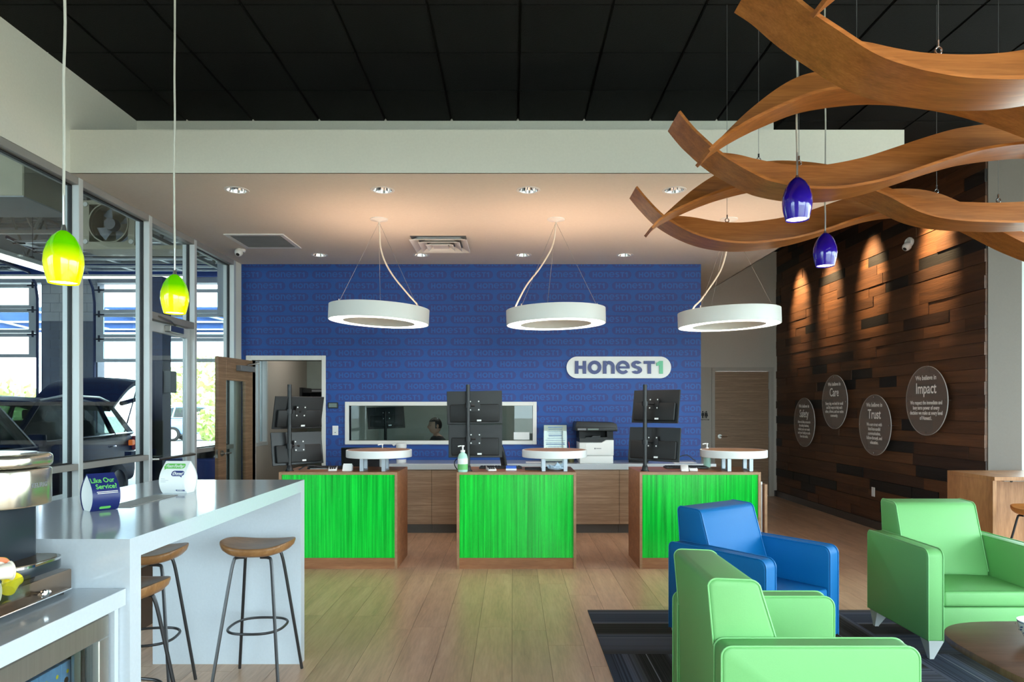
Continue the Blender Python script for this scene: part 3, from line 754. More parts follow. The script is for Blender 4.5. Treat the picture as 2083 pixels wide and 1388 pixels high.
# ================================================================== RECEPTION: cabinets, worktop, desks
CYF = 8.20
for i in range(-2, 7):
    xa = -.966 + .559 * (i - 1); xb = xa + .559
    if xa < -1.8 or xb > 2.45: continue
    ordn = ('first', 'second', 'third', 'fourth', 'fifth', 'sixth', 'seventh')[i + 1 if i >= -1 else 0] if False else None
    k = int(round((xa + 1.525) / .559))
    nm = ('first', 'second', 'third', 'fourth', 'fifth', 'sixth', 'seventh')[k]
    t = thing('base_cabinet', '%s brown laminate base cabinet from the left under the back counter' % nm, 'cabinet', (xa, CYF, 0), 0, 'base cabinets along the blue wall')
    bx('body', m_cab, .001, .558, .022, .595, .11, .765, t); bx('door', m_cab, .002, .557, 0, .02, .115, .763, t, .0015)
    bx('toe_kick', m_basel, .001, .558, .07, .09, 0, .11, t)
wt = tag(bx('worktop', m_quartz, -1.56, 2.42, CYF - .02, YB - .003, .766, .836, None, .004), 'long white quartz worktop over the brown cabinets along the blue wall', 'countertop')

def desk(x0, x1, label, stems_seed):
    w = x1 - x0; y0, d, hz = 6.40, .62, .90
    t = thing('reception_desk', label, 'desk', ((x0 + x1) / 2, y0, 0), 0, 'reception desks with glowing green fronts')
    th = .024
    for s in (-1, 1):
        b = MB().box(s * w / 2 - (th if s > 0 else 0), s * w / 2 + (0 if s > 0 else th), .002, d, 0, hz - th)
        p = b.build('side_panel', m_deskw, t, smooth=0)
        bx('edge_band', m_deske, s * w / 2 - (th if s > 0 else 0), s * w / 2 + (0 if s > 0 else th), 0, .002, 0, hz - th, p)
    p = bx('top_panel', m_deskw, -w / 2, w / 2, .002, d, hz - th, hz, t)
    bx('edge_band', m_deske, -w / 2, w / 2, 0, .002, hz - th, hz, p)
    bx('plinth', m_deskw, -w / 2 + th, w / 2 - th, .006, .03, 0, .10, t)
    bx('resin_panel', m_resin, -w / 2 + th, w / 2 - th, .016, .03, .10, hz - th, t)
    rb = MB(); r = random.Random(stems_seed); x = -w / 2 + th + .004
    while x < w / 2 - th - .008:
        ww = r.uniform(.004, .009); z0 = .102; z1 = hz - th - .002
        if r.random() < .65:
            zm = r.uniform(z0 + .1, z1 - .1); segs = ((z0, zm), (zm + .003, z1))
        else: segs = ((z0, z1),)
        for a, b_ in segs:
            dd = r.uniform(.002, .007); rb.loft([[(x, .016, z), (x + ww * .25, .016 - dd, z), (x + ww * .75, .016 - dd, z), (x + ww, .016, z)] for z in (a, b_)], True, True)
        x += ww + r.uniform(.0005, .004)
    o = rb.build('reed_stems', m_reed, t, smooth=0); o['kind'] = 'stuff'
    return t
DKX = [(-2.176, -1.074), (-.521, .590), (1.181, 2.308)]
desk(*DKX[0], 'walnut reception desk with green front, left of three, behind the white bar', 3)
desk(*DKX[1], 'walnut reception desk with green front, standing alone in the middle of the floor', 5)
desk(*DKX[2], 'walnut reception desk with green front, right of three, behind the blue armchair', 8)
# gray rear cabinet side and brochure board at the right desk
br = thing('brochure_stand', 'narrow wooden brochure stand at the right side of the right desk', 'stand', (2.345, 6.46, 0))
bx('board', m_deske, .02, .045, 0, .20, .0, .78, br); bx('holder', m_grayp, -.022, .018, .06, .16, .1, .80, br); bx('leaflet', m_paper, -.015, .012, .04, .058, .25, .80, br)

def disc_table(xc, label):
    t = thing('transaction_table', label, 'table', (xc, 6.755, .90), 0, 'round transaction tops on the desks')
    r = .318
    MB().lathe([(r - .02, .118), (r - .003, .1185), (r, .122), (r, .187), (r - .003, .190), (r - .016, .190)], 56).build('rim', m_whitep, t, smooth=40)
    MB().lathe([(0, .189), (r - .016, .189)], 56).build('wood_top', m_deske, t, smooth=0)
    MB().lathe([(0, .119), (r - .02, .119)], 56).build('underside', m_whitep, t, smooth=0)
    for sx in (-.135, .072):
        b = MB().box(sx, sx + .034, -.255, -.225, 0, .118).box(sx, sx + .034, -.08, -.05, .012, .118).box(sx, sx + .034, -.225, -.05, 0, .012)
        b.build('leg', m_legs, t, smooth=0)
for xc, lb in ((-1.311, 'round white transaction top on two gray legs on the left desk'), (.41, 'round white transaction top on two gray legs on the middle desk'), (2.165, 'round white transaction top on two gray legs on the right desk')):
    disc_table(xc, lb)

def mon_stand(px, label, upper, lower):
    x = (px - CX) / F * 6.52
    t = thing('monitor_stand', label, 'monitor stand', (x, 6.52, .90), 0, 'dual monitor poles on the desks')
    MB().cyl((0, 0, 0), (0, 0, .82), .019, n=16).build('pole', m_black, t)
    MB().lathe([(.0, 0), (.04, 0), (.04, .008), (.03, .012), (.024, .05), (.02, .055)], 20).build('base', m_black, t)
    for nm, (cx_, cy_, yaw, pitch, roll, w, h) in (('u', upper), ('l', lower)):
        c = at(cx_, cy_, 6.62) - Vector((x, 6.52, .90))
        M = monitor_unit(t, c, math.radians(yaw), math.radians(pitch), math.radians(roll), w, h)
        e = M @ Vector((0, -.033, .02))
        b = MB().lathe([(.021, -.022), (.03, -.022), (.03, .022), (.021, .022)], 14, (0, 0, e.z)).tube([(0, 0, e.z), ((e.x) * .5, e.y * .5 + .02, e.z), tuple(e)], .012, 6)
        b.build('arm', m_black, t)
mon_stand(589, 'dual black monitors on a pole on the left desk by the doorway', (608, 840, 48, 12, 0, .52, .315), (606, 912, 46, -8, 0, .53, .315))
mon_stand(952, 'dual black monitors on a pole on the middle desk beside sanitizer', (965.5, 829.5, 2, 2, -1, .53, .318), (967, 897.5, 1, -2, 0, .515, .318))
mon_stand(1312, 'dual black monitors on a pole on the right desk near printer', (1333, 827, -42, -9, 0, .505, .32), (1330, 904, -36, -8, 0, .53, .325))

# cables, keyboards, readers, small desk things
def keyboard(x, y, label, w=.42):
    t = thing('keyboard', label, 'keyboard', (x, y, .90))
    bx('case', m_black, -w / 2, w / 2, -.07, .07, 0, .018, t, .004)
    b = MB()
    for r_ in range(5):
        for c_ in range(14): b.box(-w / 2 + .012 + c_ * (w - .024) / 14, -w / 2 + .010 + (c_ + .86) * (w - .024) / 14, -.06 + r_ * .024, -.04 + r_ * .024, .018, .024)
    b.build('keys', m_blackm, t, smooth=0)['kind'] = 'stuff'
keyboard(-1.80, 6.80, 'black keyboard on left desk behind the monitor pole')
keyboard(-.12, 6.82, 'black keyboard on middle desk behind the monitor pole')
keyboard(1.72, 6.84, 'black keyboard on right desk behind the white scanner')
def reader(x, label):
    t = thing('card_reader', label, 'card reader', (x, 6.60, .90), math.radians(12))
    b = MB().prism([(-.07, 0), (.07, 0), (.07, .036), (-.07, .014)], -.04, .04, 'yz').bevel(.004, 2); b.build('case', m_white, t)
    b = MB().prism([(.0, .0262), (.062, .0355), (.062, .040), (.0, .031)], -.034, .034, 'yz'); b.build('screen', m_blackm, t, smooth=0)
    k = MB()
    for i in range(3):
        for j in range(3): k.box(-.028 + i * .02, -.014 + i * .02, -.056 + j * .017, -.046 + j * .017, .017 + j * .0027, .022 + j * .0027)
    k.build('keypad', m_gasket, t, smooth=0)['kind'] = 'stuff'
reader(-1.725, 'white card reader on the left desk beside white card holder')
reader(-.207, 'white card reader on the middle desk beside blue carton')
sc_ = thing('barcode_scanner', 'white wedge shaped scanner lying on the right desk', 'scanner', (1.675, 6.58, .90), math.radians(-10))
MB().prism([(-.11, 0), (.02, 0), (.02, .05), (-.02, .055), (-.11, .016)], -.07, .0, 'yz').bevel(.005, 2).build('wedge', m_white, sc_)
MB().box(.01, .085, -.07, .05, 0, .026).bevel(.006, 2).build('handset', m_white, sc_); bx('display', m_blackm, .02, .075, -.03, .04, .0262, .03, sc_)
ch_ = thing('card_holder', 'white business card holder on the left desk under round top', 'card holder', (-1.575, 6.56, .90))
MB().prism([(-.03, 0), (.03, 0), (.03, .05), (.01, .058), (-.02, .012)], -.045, .045, 'yz').bevel(.002, 1).build('holder', m_white, ch_); bx('cards', m_paper, -.04, .04, .008, .02, .03, .066, ch_)
cb_ = tag(bx('tissue_carton', m_bluebox, -.065, .035, 6.55, 6.63, .90, .945, None, .004), 'small blue carton on the middle desk beside the card reader', 'box')
bx('white_lower_band', m_paper, -.066, .036, 6.549, 6.56, .903, .920, cb_)
def crumple(name, x, y, z, r, label):
    b = bmesh.new(); bmesh.ops.create_icosphere(b, subdivisions=3, radius=1)
    for v in b.verts:
        n = noise.noise(v.co * 2.6 + Vector((3, 1, 2))); v.co = Vector((v.co.x * r * (1.2 + .8 * n), v.co.y * r * .6 * (1.1 + .6 * n), max(0, (v.co.z * .4 + .4) * r * (.8 + .9 * n))))
    m_ = MB(); m_.bm.free(); m_.bm = b
    o = m_.build(name, m_tissue, None, smooth=0); o.location = (x, y, z); return tag(o, label, 'tissue')
crumple('crumpled_tissue', .42, 6.62, .90, .075, 'crumpled pale blue tissue on middle desk under the round top')
def pump_bottle(x, y, z, label, body, h=.16, r=.032, lab=None):
    t = thing('pump_bottle', label, 'bottle', (x, y, z))
    MB().lathe([(0, 0), (r * .92, 0), (r, .008), (r, h * .72), (r * .8, h * .88), (r * .42, h * .97), (r * .42, h)], 24).build('bottle', body, t)
    MB().lathe([(r * .46, h), (r * .46, h + .018), (r * .16, h + .02), (r * .16, h + .05), (r * .34, h + .052), (r * .34, h + .062), (0, h + .064)], 16).tube([(0, 0, h + .056), (-.02, 0, h + .058), (-.045, 0, h + .052)], .006, 8).build('pump', m_white, t)
    if lab:
        MB().lathe([(r + .0006, h * .36), (r + .0006, h * .68)], 24).build('white_label', m_paper, t); MB().lathe([(r + .0008, h * .12), (r + .0008, h * .40)], 24).build('green_label', m_lab, t)
    return t
pump_bottle(-.468, 6.445, .90, 'clear sanitizer bottle with white pump and green label on middle desk', m_liq, .185, .047, True)
for i_, z_ in enumerate((.075, .063, .051)): pass
pump_bottle(-1.325, 7.00, .90, 'white pump bottle behind the round top on the left desk', m_white, .17, .03)
pump_bottle(1.965, 6.96, .90, 'green tinted pump bottle behind the round top on the right desk', m_liq, .18, .035)
t = thing('wipes_canister', 'white wipes canister with flip lid on the worktop behind left desk', 'canister', (-1.36, 8.40, .836))
MB().lathe([(0, 0), (.058, 0), (.06, .005), (.06, .17), (.05, .18)], 28).build('tub', m_white, t); MB().lathe([(.063, .178), (.065, .182), (.065, .225), (.055, .235), (0, .236)], 28).tube([(-.05, 0, .228), (-.085, 0, .222), (-.098, 0, .207)], .016, 8).build('lid', m_white, t)
MB().lathe([(.0606, .04), (.0606, .10)], 28).build('blue_label', m_bluebox, t)

# printer
t = thing('printer', 'gray and white office printer standing on the white worktop', 'printer', (1.005, 8.47, .836))
MB().box(-.20, .20, -.22, .20, 0, .09).bevel(.006, 2).build('paper_tray', m_whitep, t)
MB().prism([(-.205, .093), (.205, .093), (.205, .28), (.11, .28), (.06, .25), (-.205, .25)], -.225, .20, 'xz').bevel(.006, 2).build('body', m_whitep, t)
MB().box(-.13, .17, -.228, -.224, .11, .235).build('front_cover', m_white, t)
MB().prism([(-.203, .252), (.06, .252), (.11, .283), (.203, .283), (.203, .30), (-.203, .30)], -.227, .19, 'xz').build('dark_band', m_black, t)
MB().box(-.205, -.13, -.18, .19, .30, .385).box(.13, .205, -.18, .19, .30, .385).box(-.13, .13, .0, .19, .30, .385).build('output_bay', m_blackm, t, smooth=0)
MB().box(-.13, .13, -.21, 0, .30, .312).prism([(-.06, .312), (.05, .312), (.05, .33), (-.04, .33)], -.2, -.05, 'xz').build('output_shelf', m_black, t, smooth=0)
MB().prism([(-.25, .39), (.25, .385), (.25, .42), (.24, .47), (.2, .49), (-.24, .50), (-.25, .46)], -.235, .2, 'xz').bevel(.008, 2).build('scanner_lid', m_black, t)
MB().prism([(-.27, .385), (-.235, .395), (-.235, .435), (-.27, .425)], -.245, .20, 'yz').build('control_panel', m_blackm, t) if False else MB().box(-.245, .235, -.262, -.232, .388, .432).bevel(.006, 2).build('control_panel', m_black, t)
bx('touch_screen', m_grayp, -.23, -.13, -.2635, -.261, .398, .420, t); bx('button_row', m_gscreen, -.11, .02, -.2635, -.261, .400, .418, t)
MB().box(-.028, -.012, -.2295, -.2275, .17, .186).box(-.006, .055, -.2295, -.2275, .174, .182).build('maker_mark', m_grayp, t, smooth=0)
# acrylic notice holder, cup, phone, papers, cables on the worktop
t = thing('notice_holder', 'clear acrylic holder with a printed blue white notice beside printer', 'sign', (.525, 8.45, .836))
MB().box(-.145, .145, 0, .004, .0, .46).xf(Matrix.Rotation(math.radians(-6), 4, 'X')).build('acrylic_sheet', m_clear, t, smooth=0)
p = MB().box(-.14, .14, .0045, .006, .01, .455).xf(Matrix.Rotation(math.radians(-6), 4, 'X')).build('notice', m_paper, t, smooth=0)
b = MB(); r_ = random.Random(4)
for k in range(15):
    zz = .42 - k * .026; ww = r_.uniform(.08, .125); b.box(-ww, ww, -.0012, -.0006, zz, zz + (.016 if k % 4 == 0 else .007))
b.xf(Matrix.Rotation(math.radians(-6), 4, 'X')).build('print_lines', m_docs, t, smooth=0)['kind'] = 'stuff'
MB().box(-.145, .145, -.05, .07, 0, .004).build('foot', m_clear, t, smooth=0)
t = thing('drink_cup', 'olive cup with a red straw on the worktop left of printer', 'cup', (.715, 8.42, .836))
MB().lathe([(0, 0), (.036, 0), (.045, .16), (.047, .165), (.044, .165), (.034, .006)], 20).build('cup', m_olive, t); MB().tube([(0, 0, .01), (-.03, 0, .25)], .004, 6).build('straw', m_red, t)
t = thing('desk_phone', 'black desk phone leaning on the worktop behind the right desk', 'phone', (1.55, 8.45, .836), math.radians(-14))
MB().prism([(-.12, 0), (.10, 0), (.13, .03), (.0, .05), (-.07, .19), (-.12, .17)], -.09, .09, 'xz').bevel(.006, 2).build('base', m_black, t); MB().box(-.11, -.075, -.12, -.09, .03, .19).bevel(.01, 2).build('handset', m_blackm, t)
tag(bx('paper_sheets', m_paper, 1.95, 2.22, 8.3, 8.5, .837, .841), 'white paper sheets on the worktop behind the right desk', 'paper')
tag(bx('loose_paper', m_paper, .16, .36, 8.3, 8.5, .837, .84), 'loose white paper on the worktop behind the middle desk', 'paper')
t = thing('coiled_cable', 'black cable looped on the worktop behind right desk monitors', 'cable', (2.12, 8.58, .84))
MB().tube(spline([(-.1, 0, .01), (-.02, 0, .06), (.06, 0, .07), (.13, 0, .02), (.16, 0, .005)], 6), .006, 6).build('cord', m_black, t); MB().lathe([(0, 0), (.025, 0), (.025, .045), (0, .05)], 12, (-.09, -.02, 0)).build('white_plug', m_white, t)
t = thing('monitor_cable', 'black cable trailing from the left monitor pole across the desk', 'cable', (-2.05, 6.60, .905))
MB().tube(spline([(0, 0, 0), (.06, .04, .035), (.14, .08, .03), (.26, .1, .006), (.45, .12, .004)], 6), .006, 6).build('cord', m_black, t)
t = thing('speaker_loop', 'black cable loop beside the sanitizer bottle on middle desk', 'cable', (-.52, 6.58, .905))
MB().tube(spline([(.05, 0, 0), (-.01, -.02, .01), (-.035, -.03, .06), (-.02, -.02, .1), (.03, 0, .12), (.08, .02, .10)], 6), .005, 6).build('cord', m_black, t)
tag(bx('black_clipboard', m_blackm, .12, .36, 6.62, 6.78, .901, .915), 'flat black clipboard on the middle desk left of the tissue', 'clipboard')
t = thing('paper_tray', 'flat white paper and pen under the left monitors', 'paper', (-1.98, 6.72, .901)); bx('sheet', m_paper, 0, .2, 0, .12, 0, .004, t); MB().tube([(.05, .02, .01), (.16, .05, .01)], .005, 6).build('pen', m_black, t)

def office_chair(x, y, rz, label):
    t = thing('office_chair', label, 'chair', (x, y, 0), rz, 'black mesh office chairs behind the desks')
    # local front faces -Y, so the backrest is at +Y
    for k in range(5):
        a = 2 * PI * k / 5; l = MB().tube([(0, 0, .10), (.27 * math.cos(a), .27 * math.sin(a), .07)], [.026, .016], 8).build('base_leg', m_black, t)
        MB().cyl((.27 * math.cos(a) - .02, .27 * math.sin(a), .03), (.27 * math.cos(a) + .02, .27 * math.sin(a), .03), .03, n=12).build('caster', m_blackm, l)
    MB().cyl((0, 0, .08), (0, 0, .46), .028).build('gas_lift', m_steel, t)
    MB().box(-.24, .24, -.24, .24, .46, .53).bevel(.03, 3).build('seat', m_mesh, t)
    rows = []
    for k in range(9):
        z = .60 + .47 * k / 8; rows.append([(-.225 + .45 * i / 8, .22 + .05 * (1 - ((i - 4) / 4) ** 2) + .06 * (k / 8) ** 2, z) for i in range(9)])
    MB().loft(rows, caps=False).build('mesh_back', m_mesh, t)
    pts = [rows[0][0], rows[4][0], rows[8][0], rows[8][4], rows[8][8], rows[4][8], rows[0][8], rows[0][4], rows[0][0]]
    path = rows[0][0:1] + [r[0] for r in rows] + rows[8][1:] + [r[8] for r in rows[::-1]][1:] + rows[0][::-1][1:]
    MB().tube(path[1:], .015, 8).build('back_frame', m_black, t)
    MB().tube([(0, .05, .45), (0, .26, .47), (0, .29, .65)], .02, 8).build('spine', m_black, t)
    for s in (-1, 1):
        MB().tube([(s * .25, .05, .5), (s * .28, .05, .58), (s * .28, .05, .68)], .014, 8).box(s * .28 - .04, s * .28 + .04, -.14, .12, .68, .70).build('armrest', m_black, t)
office_chair(-1.60, 7.55, math.radians(186), 'black mesh office chair behind the round top of the left desk')
office_chair(.16, 7.62, math.radians(92), 'black office chair seen side-on behind the middle desk')

# ================================================================== BLUE WALL FITTINGS
t = thing('wall_sign', 'white pill sign with navy and mint letters on the blue wall', 'sign', at(1258, 748, YB))
x0 = at(1152, 726, YB); x1 = at(1364, 770, YB)
pw, ph = x1.x - x0.x, x0.z - x1.z
MB().prism(rrect(pw, ph, ph / 2 - .0005, 14), -.032, -.004, 'xz').build('board', m_whitep, t)
g2, w2 = wordmark(10)
hh = .163; sx_ = (178 / F * YB) / (w2 * hh)
for i, g in enumerate(g2):
    b = MB()
    for p in g: b.prism([(u * hh * sx_, v * hh) for u, v in p], -.050, -.0325, 'xz')
    b.build('letter', m_mint if i == 6 else m_navy, t, smooth=0)
c = at(678, 825, YB)
t = thing('thermostat', 'small black thermostat on the blue wall beside the doorway', 'thermostat', (c.x, YB - .004, c.z))
bx('case', m_black, -.065, .065, -.022, 0, -.038, .038, t, .004); bx('display', m_gscreen, -.05, .05, -.0235, -.0215, -.024, .026, t)
c = at(682.5, 876, YB)
t = thing('light_switch', 'white light switch plate on blue wall under the thermostat', 'switch', (c.x, YB - .004, c.z))
bx('plate', m_white, -.037, .037, -.008, 0, -.06, .06, t, .002); bx('rocker', m_paper, -.017, .017, -.012, -.0078, -.034, .034, t, .001); bx('indicator', m_blackm, -.008, .008, -.0128, -.0118, -.029, -.022, t)
# restroom sign
c = at(1434, 845, YD)
t = thing('restroom_sign', 'dark restroom pictogram sign on the gray wall beside wooden door', 'sign', (c.x, YD - .002, c.z))
b = MB()
for sx in (-.035, .03):
    b.lathe([(0, -.003), (.014, -.003), (.014, .003), (0, .003)], 12, (0, 0, 0)).bm.verts.ensure_lookup_table()
b.bm.free(); b = MB()
for sx, sk in ((-.038, False), (.022, True)):
    b.prism([(sx + .013 * math.cos(2 * PI * k / 12), .058 + .013 * math.sin(2 * PI * k / 12)) for k in range(12)], -.004, 0, 'xz')
    b.prism([(sx - .02, .042), (sx - .024, -.01), (sx - .012, -.012), (sx - .012, -.05), (sx + .012, -.05), (sx + .012, -.012), (sx + .024, -.01), (sx + .02, .042)] if not sk else [(sx - .016, .042), (sx - .03, -.02), (sx - .01, -.02), (sx - .01, -.05), (sx + .01, -.05), (sx + .01, -.02), (sx + .03, -.02), (sx + .016, .042)], -.004, 0, 'xz')
b.build('pictogram', m_darkink, t, smooth=0)
MB().box(-.007, .003, -.004, 0, -.05, .06).box(-.10, -.075, -.004, 0, -.05, -.0).box(-.095, -.085, -.004, 0, .0, .02).build('divider_and_wheelchair', m_darkink, t, smooth=0)
text('caption', 'RESTROOM', .03, m_darkink, basis((1, 0, 0), (0, 0, 1), (0, -.003, -.078)), t, bold=.0006, sx=.9)

# ================================================================== WOOD WALL FITTINGS
DISC = [(1636, 859.5, 'Safety', 'leftmost', ['Above all else, we are in', 'the safety business,', 'making sure our roads', 'and your family are safe', 'from the inside.']),
        (1697.5, 818, 'Care', 'second', ['Every day, we look for small', 'and big ways to help each', 'other, drivers, and our entire', 'community.']),
        (1779, 865, 'Trust', 'third', ['We earn trust with', 'kind-but-candid', 'communication,', 'follow-through, and', 'education.']),
        (1884, 815.5, 'Impact', 'rightmost', ['We respect the immediate and', 'long term power of every', 'decision we make at every level', 'of Honest1.'])]
for (px, py, wd, pos, lines) in DISC:
    Xd = 4.435; Y = Xd * F / (px - CX); Z = EYE - (py - CY) / F * Y
    t = thing('value_plaque', '%s round frosted acrylic plaque reading %s on dark wood wall' % (pos, wd), 'plaque', (Xd, Y, Z), 0, 'round acrylic plaques on the wood wall')
    r = .372
    MB().lathe([(0, -.004), (r - .001, -.004), (r, -.003), (r, .003), (r - .001, .004), (0, .004)], 64).xf(Matrix.Rotation(PI / 2, 4, 'Y')).build('disc', m_acryl, t)
    MB().lathe([(r - .002, -.0042), (r + .0006, -.0042), (r + .0006, .0042), (r - .002, .0042)], 64).xf(Matrix.Rotation(PI / 2, 4, 'Y')).build('polished_edge', m_steelw, t)
    for a in (0, 90, 180, 270):
        ca, sa = math.cos(math.radians(a)) * (r - .03), math.sin(math.radians(a)) * (r - .03)
        MB().cyl((-.012, ca, sa), (.045, ca, sa), .009, n=12).build('standoff', m_chrome, t)
    mk = lambda z: basis((0, -1, 0), (0, 0, 1), (-.0056, 0, z))
    text('intro_line', 'We believe in', .072, m_textw, mk(.245), t, bold=.0012, sx=.92)['kind'] = 'stuff'
    text('value_word', wd, .165, m_textw, mk(.128), t, bold=.002, sx=.82)
    text('statement', '\n'.join(lines), .058, m_textw, mk(-.105), t, bold=.0010, sx=.78)['kind'] = 'stuff'
c = Vector((XR - .01, XR * F / (1853.7 - CX), EYE + (CY - 493) / F * (XR * F / (1853.7 - CX))))
def dome_cam(loc, rot, label):
    t = thing('security_camera', label, 'camera', loc); t.rotation_euler = rot
    MB().lathe([(0, 0), (.055, 0), (.055, -.016), (.047, -.03), (.04, -.034)], 28).build('mount', m_white, t)
    MB().lathe([(.04, -.03), (.046, -.05), (.045, -.075), (.036, -.095), (.022, -.104), (.020, -.104)], 28).xf(Matrix.Translation((0, -.012, 0)) @ Matrix.Rotation(-.75, 4, 'X')).build('eyeball', m_white, t)
    e = MB().lathe([(.022, -.103), (.018, -.106), (0, -.106)], 20).xf(Matrix.Translation((0, -.012, 0)) @ Matrix.Rotation(-.75, 4, 'X')).build('lens', m_blackm, t)
dome_cam(tuple(c + Vector((-.006, 0, 0))), Vector((1, .35, .0)).to_track_quat('Z', 'Y').to_euler(), 'white dome security camera on the upper dark wood wall')
dome_cam((-3.16, 7.99, ZS), (0, 0, 0), 'white dome security camera under the soffit near the left glazing')
Yo = XR * F / (1779 - CX)
t = thing('power_outlet', 'white power outlet low on the dark wood wall behind chairs', 'outlet', (XR - .012, Yo, EYE - (1001 - CY) / F * Yo))
bx('plate', m_white, -.008, .0, -.036, .036, -.058, .058, t, .002)
for z in (-.022, .022): bx('socket', m_paper, -.010, -.0078, -.016, .016, z - .015, z + .015, t)

# ================================================================== SOFFIT FITTINGS
rown = ('first', 'second', 'third', 'fourth')
for i, (x, y) in enumerate(DL):
    t = thing('downlight', '%s recessed chrome downlight from the left in %s row of soffit' % (rown[i % 4], 'front' if i < 4 else 'back'), 'light', (x, y, ZS), 0, 'recessed downlights in the soffit')
    MB().lathe([(.081, .001), (.081, -.003), (.100, -.003), (.102, .0)], 32).build('trim_ring', m_white, t)
    MB().lathe([(.082, -.001), (.07, .05), (.058, .10)], 32).build('reflector', m_chrome, t)
    MB().lathe([(0, .10), (.058, .10)], 32).build('lamp', m_down, t)
t = thing('return_grille', 'dusty square return air grille in the soffit near the security camera', 'vent', (-2.74, 7.58, ZS))
b = MB()
for a, b_, c_, d_ in ((-.315, .315, -.315, -.27), (-.315, .315, .27, .315), (-.315, -.27, -.27, .27), (.27, .315, -.27, .27)): b.box(a, b_, c_, d_, -.012, -.001)
b.build('frame', m_white, t, smooth=0); bx('dusty_filter', m_dusk, -.27, .27, -.27, .27, -.004, -.001, t)
b = MB()
for k in range(20): b.box(-.27, .27, -.262 + k * .027, -.256 + k * .027, -.011, -.0045)
b.build('grille_bars', m_grayp, t, smooth=0)['kind'] = 'stuff'
t = thing('air_diffuser', 'square stepped white air diffuser in the soffit between ring lights', 'vent', (-.80, 7.65, ZS))
for r0, r1, z in ((.31, .235, -.002), (.225, .155, -.010), (.15, .09, -.018)):
    b = MB()
    for p0, p1 in (((r0, z - .042), (r1, z - .0)), ):
        b.loft([[(-r, -r, zz), (r, -r, zz), (r, r, zz), (-r, r, zz)] for r, zz in ((r0, z - .042), (r0 - .004, z - .045), (r1 - .004, z - .003), (r1, z))], True, False)
    b.build('diffuser_cone', m_white, t, smooth=0)
bx('center_plate', m_white, -.085, .085, -.085, .085, -.050, -.044, t); bx('throat', m_grayp, -.30, .30, -.30, .30, -.0015, -.0005, t)

# ring pendant lights
def ring_light(px, cz, roll, label, cordx, cordpts):
    X = (px - CX) / F * 6.71; R, r = .483, .345; hz = .143
    t = thing('ring_light', label, 'pendant light', (X, 6.71, cz), 0, 'white ring pendant lights')
    Mr = Matrix.Rotation(math.radians(roll), 4, 'Y')
    MB().lathe([(R, 0), (R, hz), (R - .006, hz + .002), (r + .006, hz + .002), (r, hz), (r, 0)], 80).xf(Mr).build('shell', m_ringw, t)
    MB().lathe([(r + .001, .004), (R - .008, .004)], 80).xf(Mr).build('diffuser', m_ringe, t, smooth=0)
    MB().lathe([(R - .02, hz + .0035), (r + .02, hz + .0035)], 64).xf(Mr).build('uplight_strip', m_ringu, t, smooth=0)
    MB().lathe([(R, -.0), (R - .008, -.0005), (R - .008, .003)], 80).xf(Mr).build('bottom_lip', m_ringw, t)
    top = ZS - cz
    MB().lathe([(0, top), (.085, top), (.085, top - .008), (.03, top - .018), (.012, top - .03), (0, top - .03)], 28).build('canopy', m_white, t)
    for a in (100, 215, -20):
        e = Mr @ Vector(((R - .07) * math.cos(math.radians(a)), (R - .07) * math.sin(math.radians(a)), hz + .003))
        w = MB().cyl((0, 0, top - .03), tuple(e), .0016, n=6).cyl(tuple(e), (e.x, e.y, e.z + .03), .005, n=8); w.build('suspension_wire', m_wire, t)
    e = Mr @ Vector(((R - .07) * math.cos(math.radians(cordx)), (R - .07) * math.sin(math.radians(cordx)), hz))
    pts = [(0, 0, top - .02)] + [(q[0], q[1], q[2]) for q in cordpts(top, e)] + [tuple(e)]
    MB().tube(spline(pts, 8), .0075, 8).build('power_cord', m_cord, t)
def cordpath(fr): return lambda T, e: [(e.x * fx, e.y * fx, T - (T - e.z) * fz) for fx, fz in fr]
ring_light(771, 2.333, 2.6, 'white ring pendant light over the left desk, tilting right', -18, cordpath([(.02, .16), (.04, .31), (.15, .47), (.37, .64), (.73, .84), (.95, .95)]))
ring_light(1131, 2.312, -1.4, 'white ring pendant light over the middle desk', 195, cordpath([(.02, .12), (.05, .23), (.14, .35), (.39, .54), (.72, .74), (.94, .93)]))
ring_light(1482.5, 2.298, -1.8, 'white ring pendant light over the right desk, below wooden ribbons', 200, cordpath([(.03, .2), (.08, .37), (.2, .53), (.38, .66), (.62, .8), (.78, .89), (.93, .95)]))

# glass egg pendants
def egg(px, pyb, Y, m, label, group, k_):
    X = (px - CX) / F * Y; z = EYE + (CY - pyb) / F * Y
    t = thing('glass_pendant', label, 'pendant light', (X, Y, z), 0, group)
    MB().lathe([(.046, .003), (.0495, 0), (.053, .012), (.061, .045), (.065, .075), (.063, .105), (.053, .14), (.037, .168), (.020, .185), (.012, .190)], 36).xf(Matrix.Scale(k_, 4)).build('shade', m, t)
    MB().lathe([(0, .006), (.046 * k_, .006)], 32).build('glowing_opening', m_bulb, t, smooth=0)
    MB().cyl((0, 0, .188 * k_), (0, 0, .212), .011, .006, n=12).cyl((0, 0, .2), (0, 0, .32), .0045, n=10).build('rod', m_satin, t)
    r_ = random.Random(int(px)); top = ZC - .012 - z
    pts = [(0, 0, .32)] + [(r_.uniform(-.004, .004), r_.uniform(-.004, .004), .32 + (top - .32) * k / 9) for k in range(1, 9)] + [(0, 0, top)]
    MB().tube(spline(pts, 3), .0048, 8).build('cord', m_pcord, t)
    MB().lathe([(0, top), (.06, top), (.058, top - .015), (.012, top - .022), (0, top - .022)], 24).build('canopy', m_white, t)
egg(129.5, 577, 2.49, m_shy, 'yellow-green glass egg pendant nearest over the near end of bar', 'yellow-green glass pendants over the bar', 1)
egg(355.5, 638, 3.37, m_shy, 'yellow-green glass egg pendant over the far half of bar', 'yellow-green glass pendants over the bar', 1)
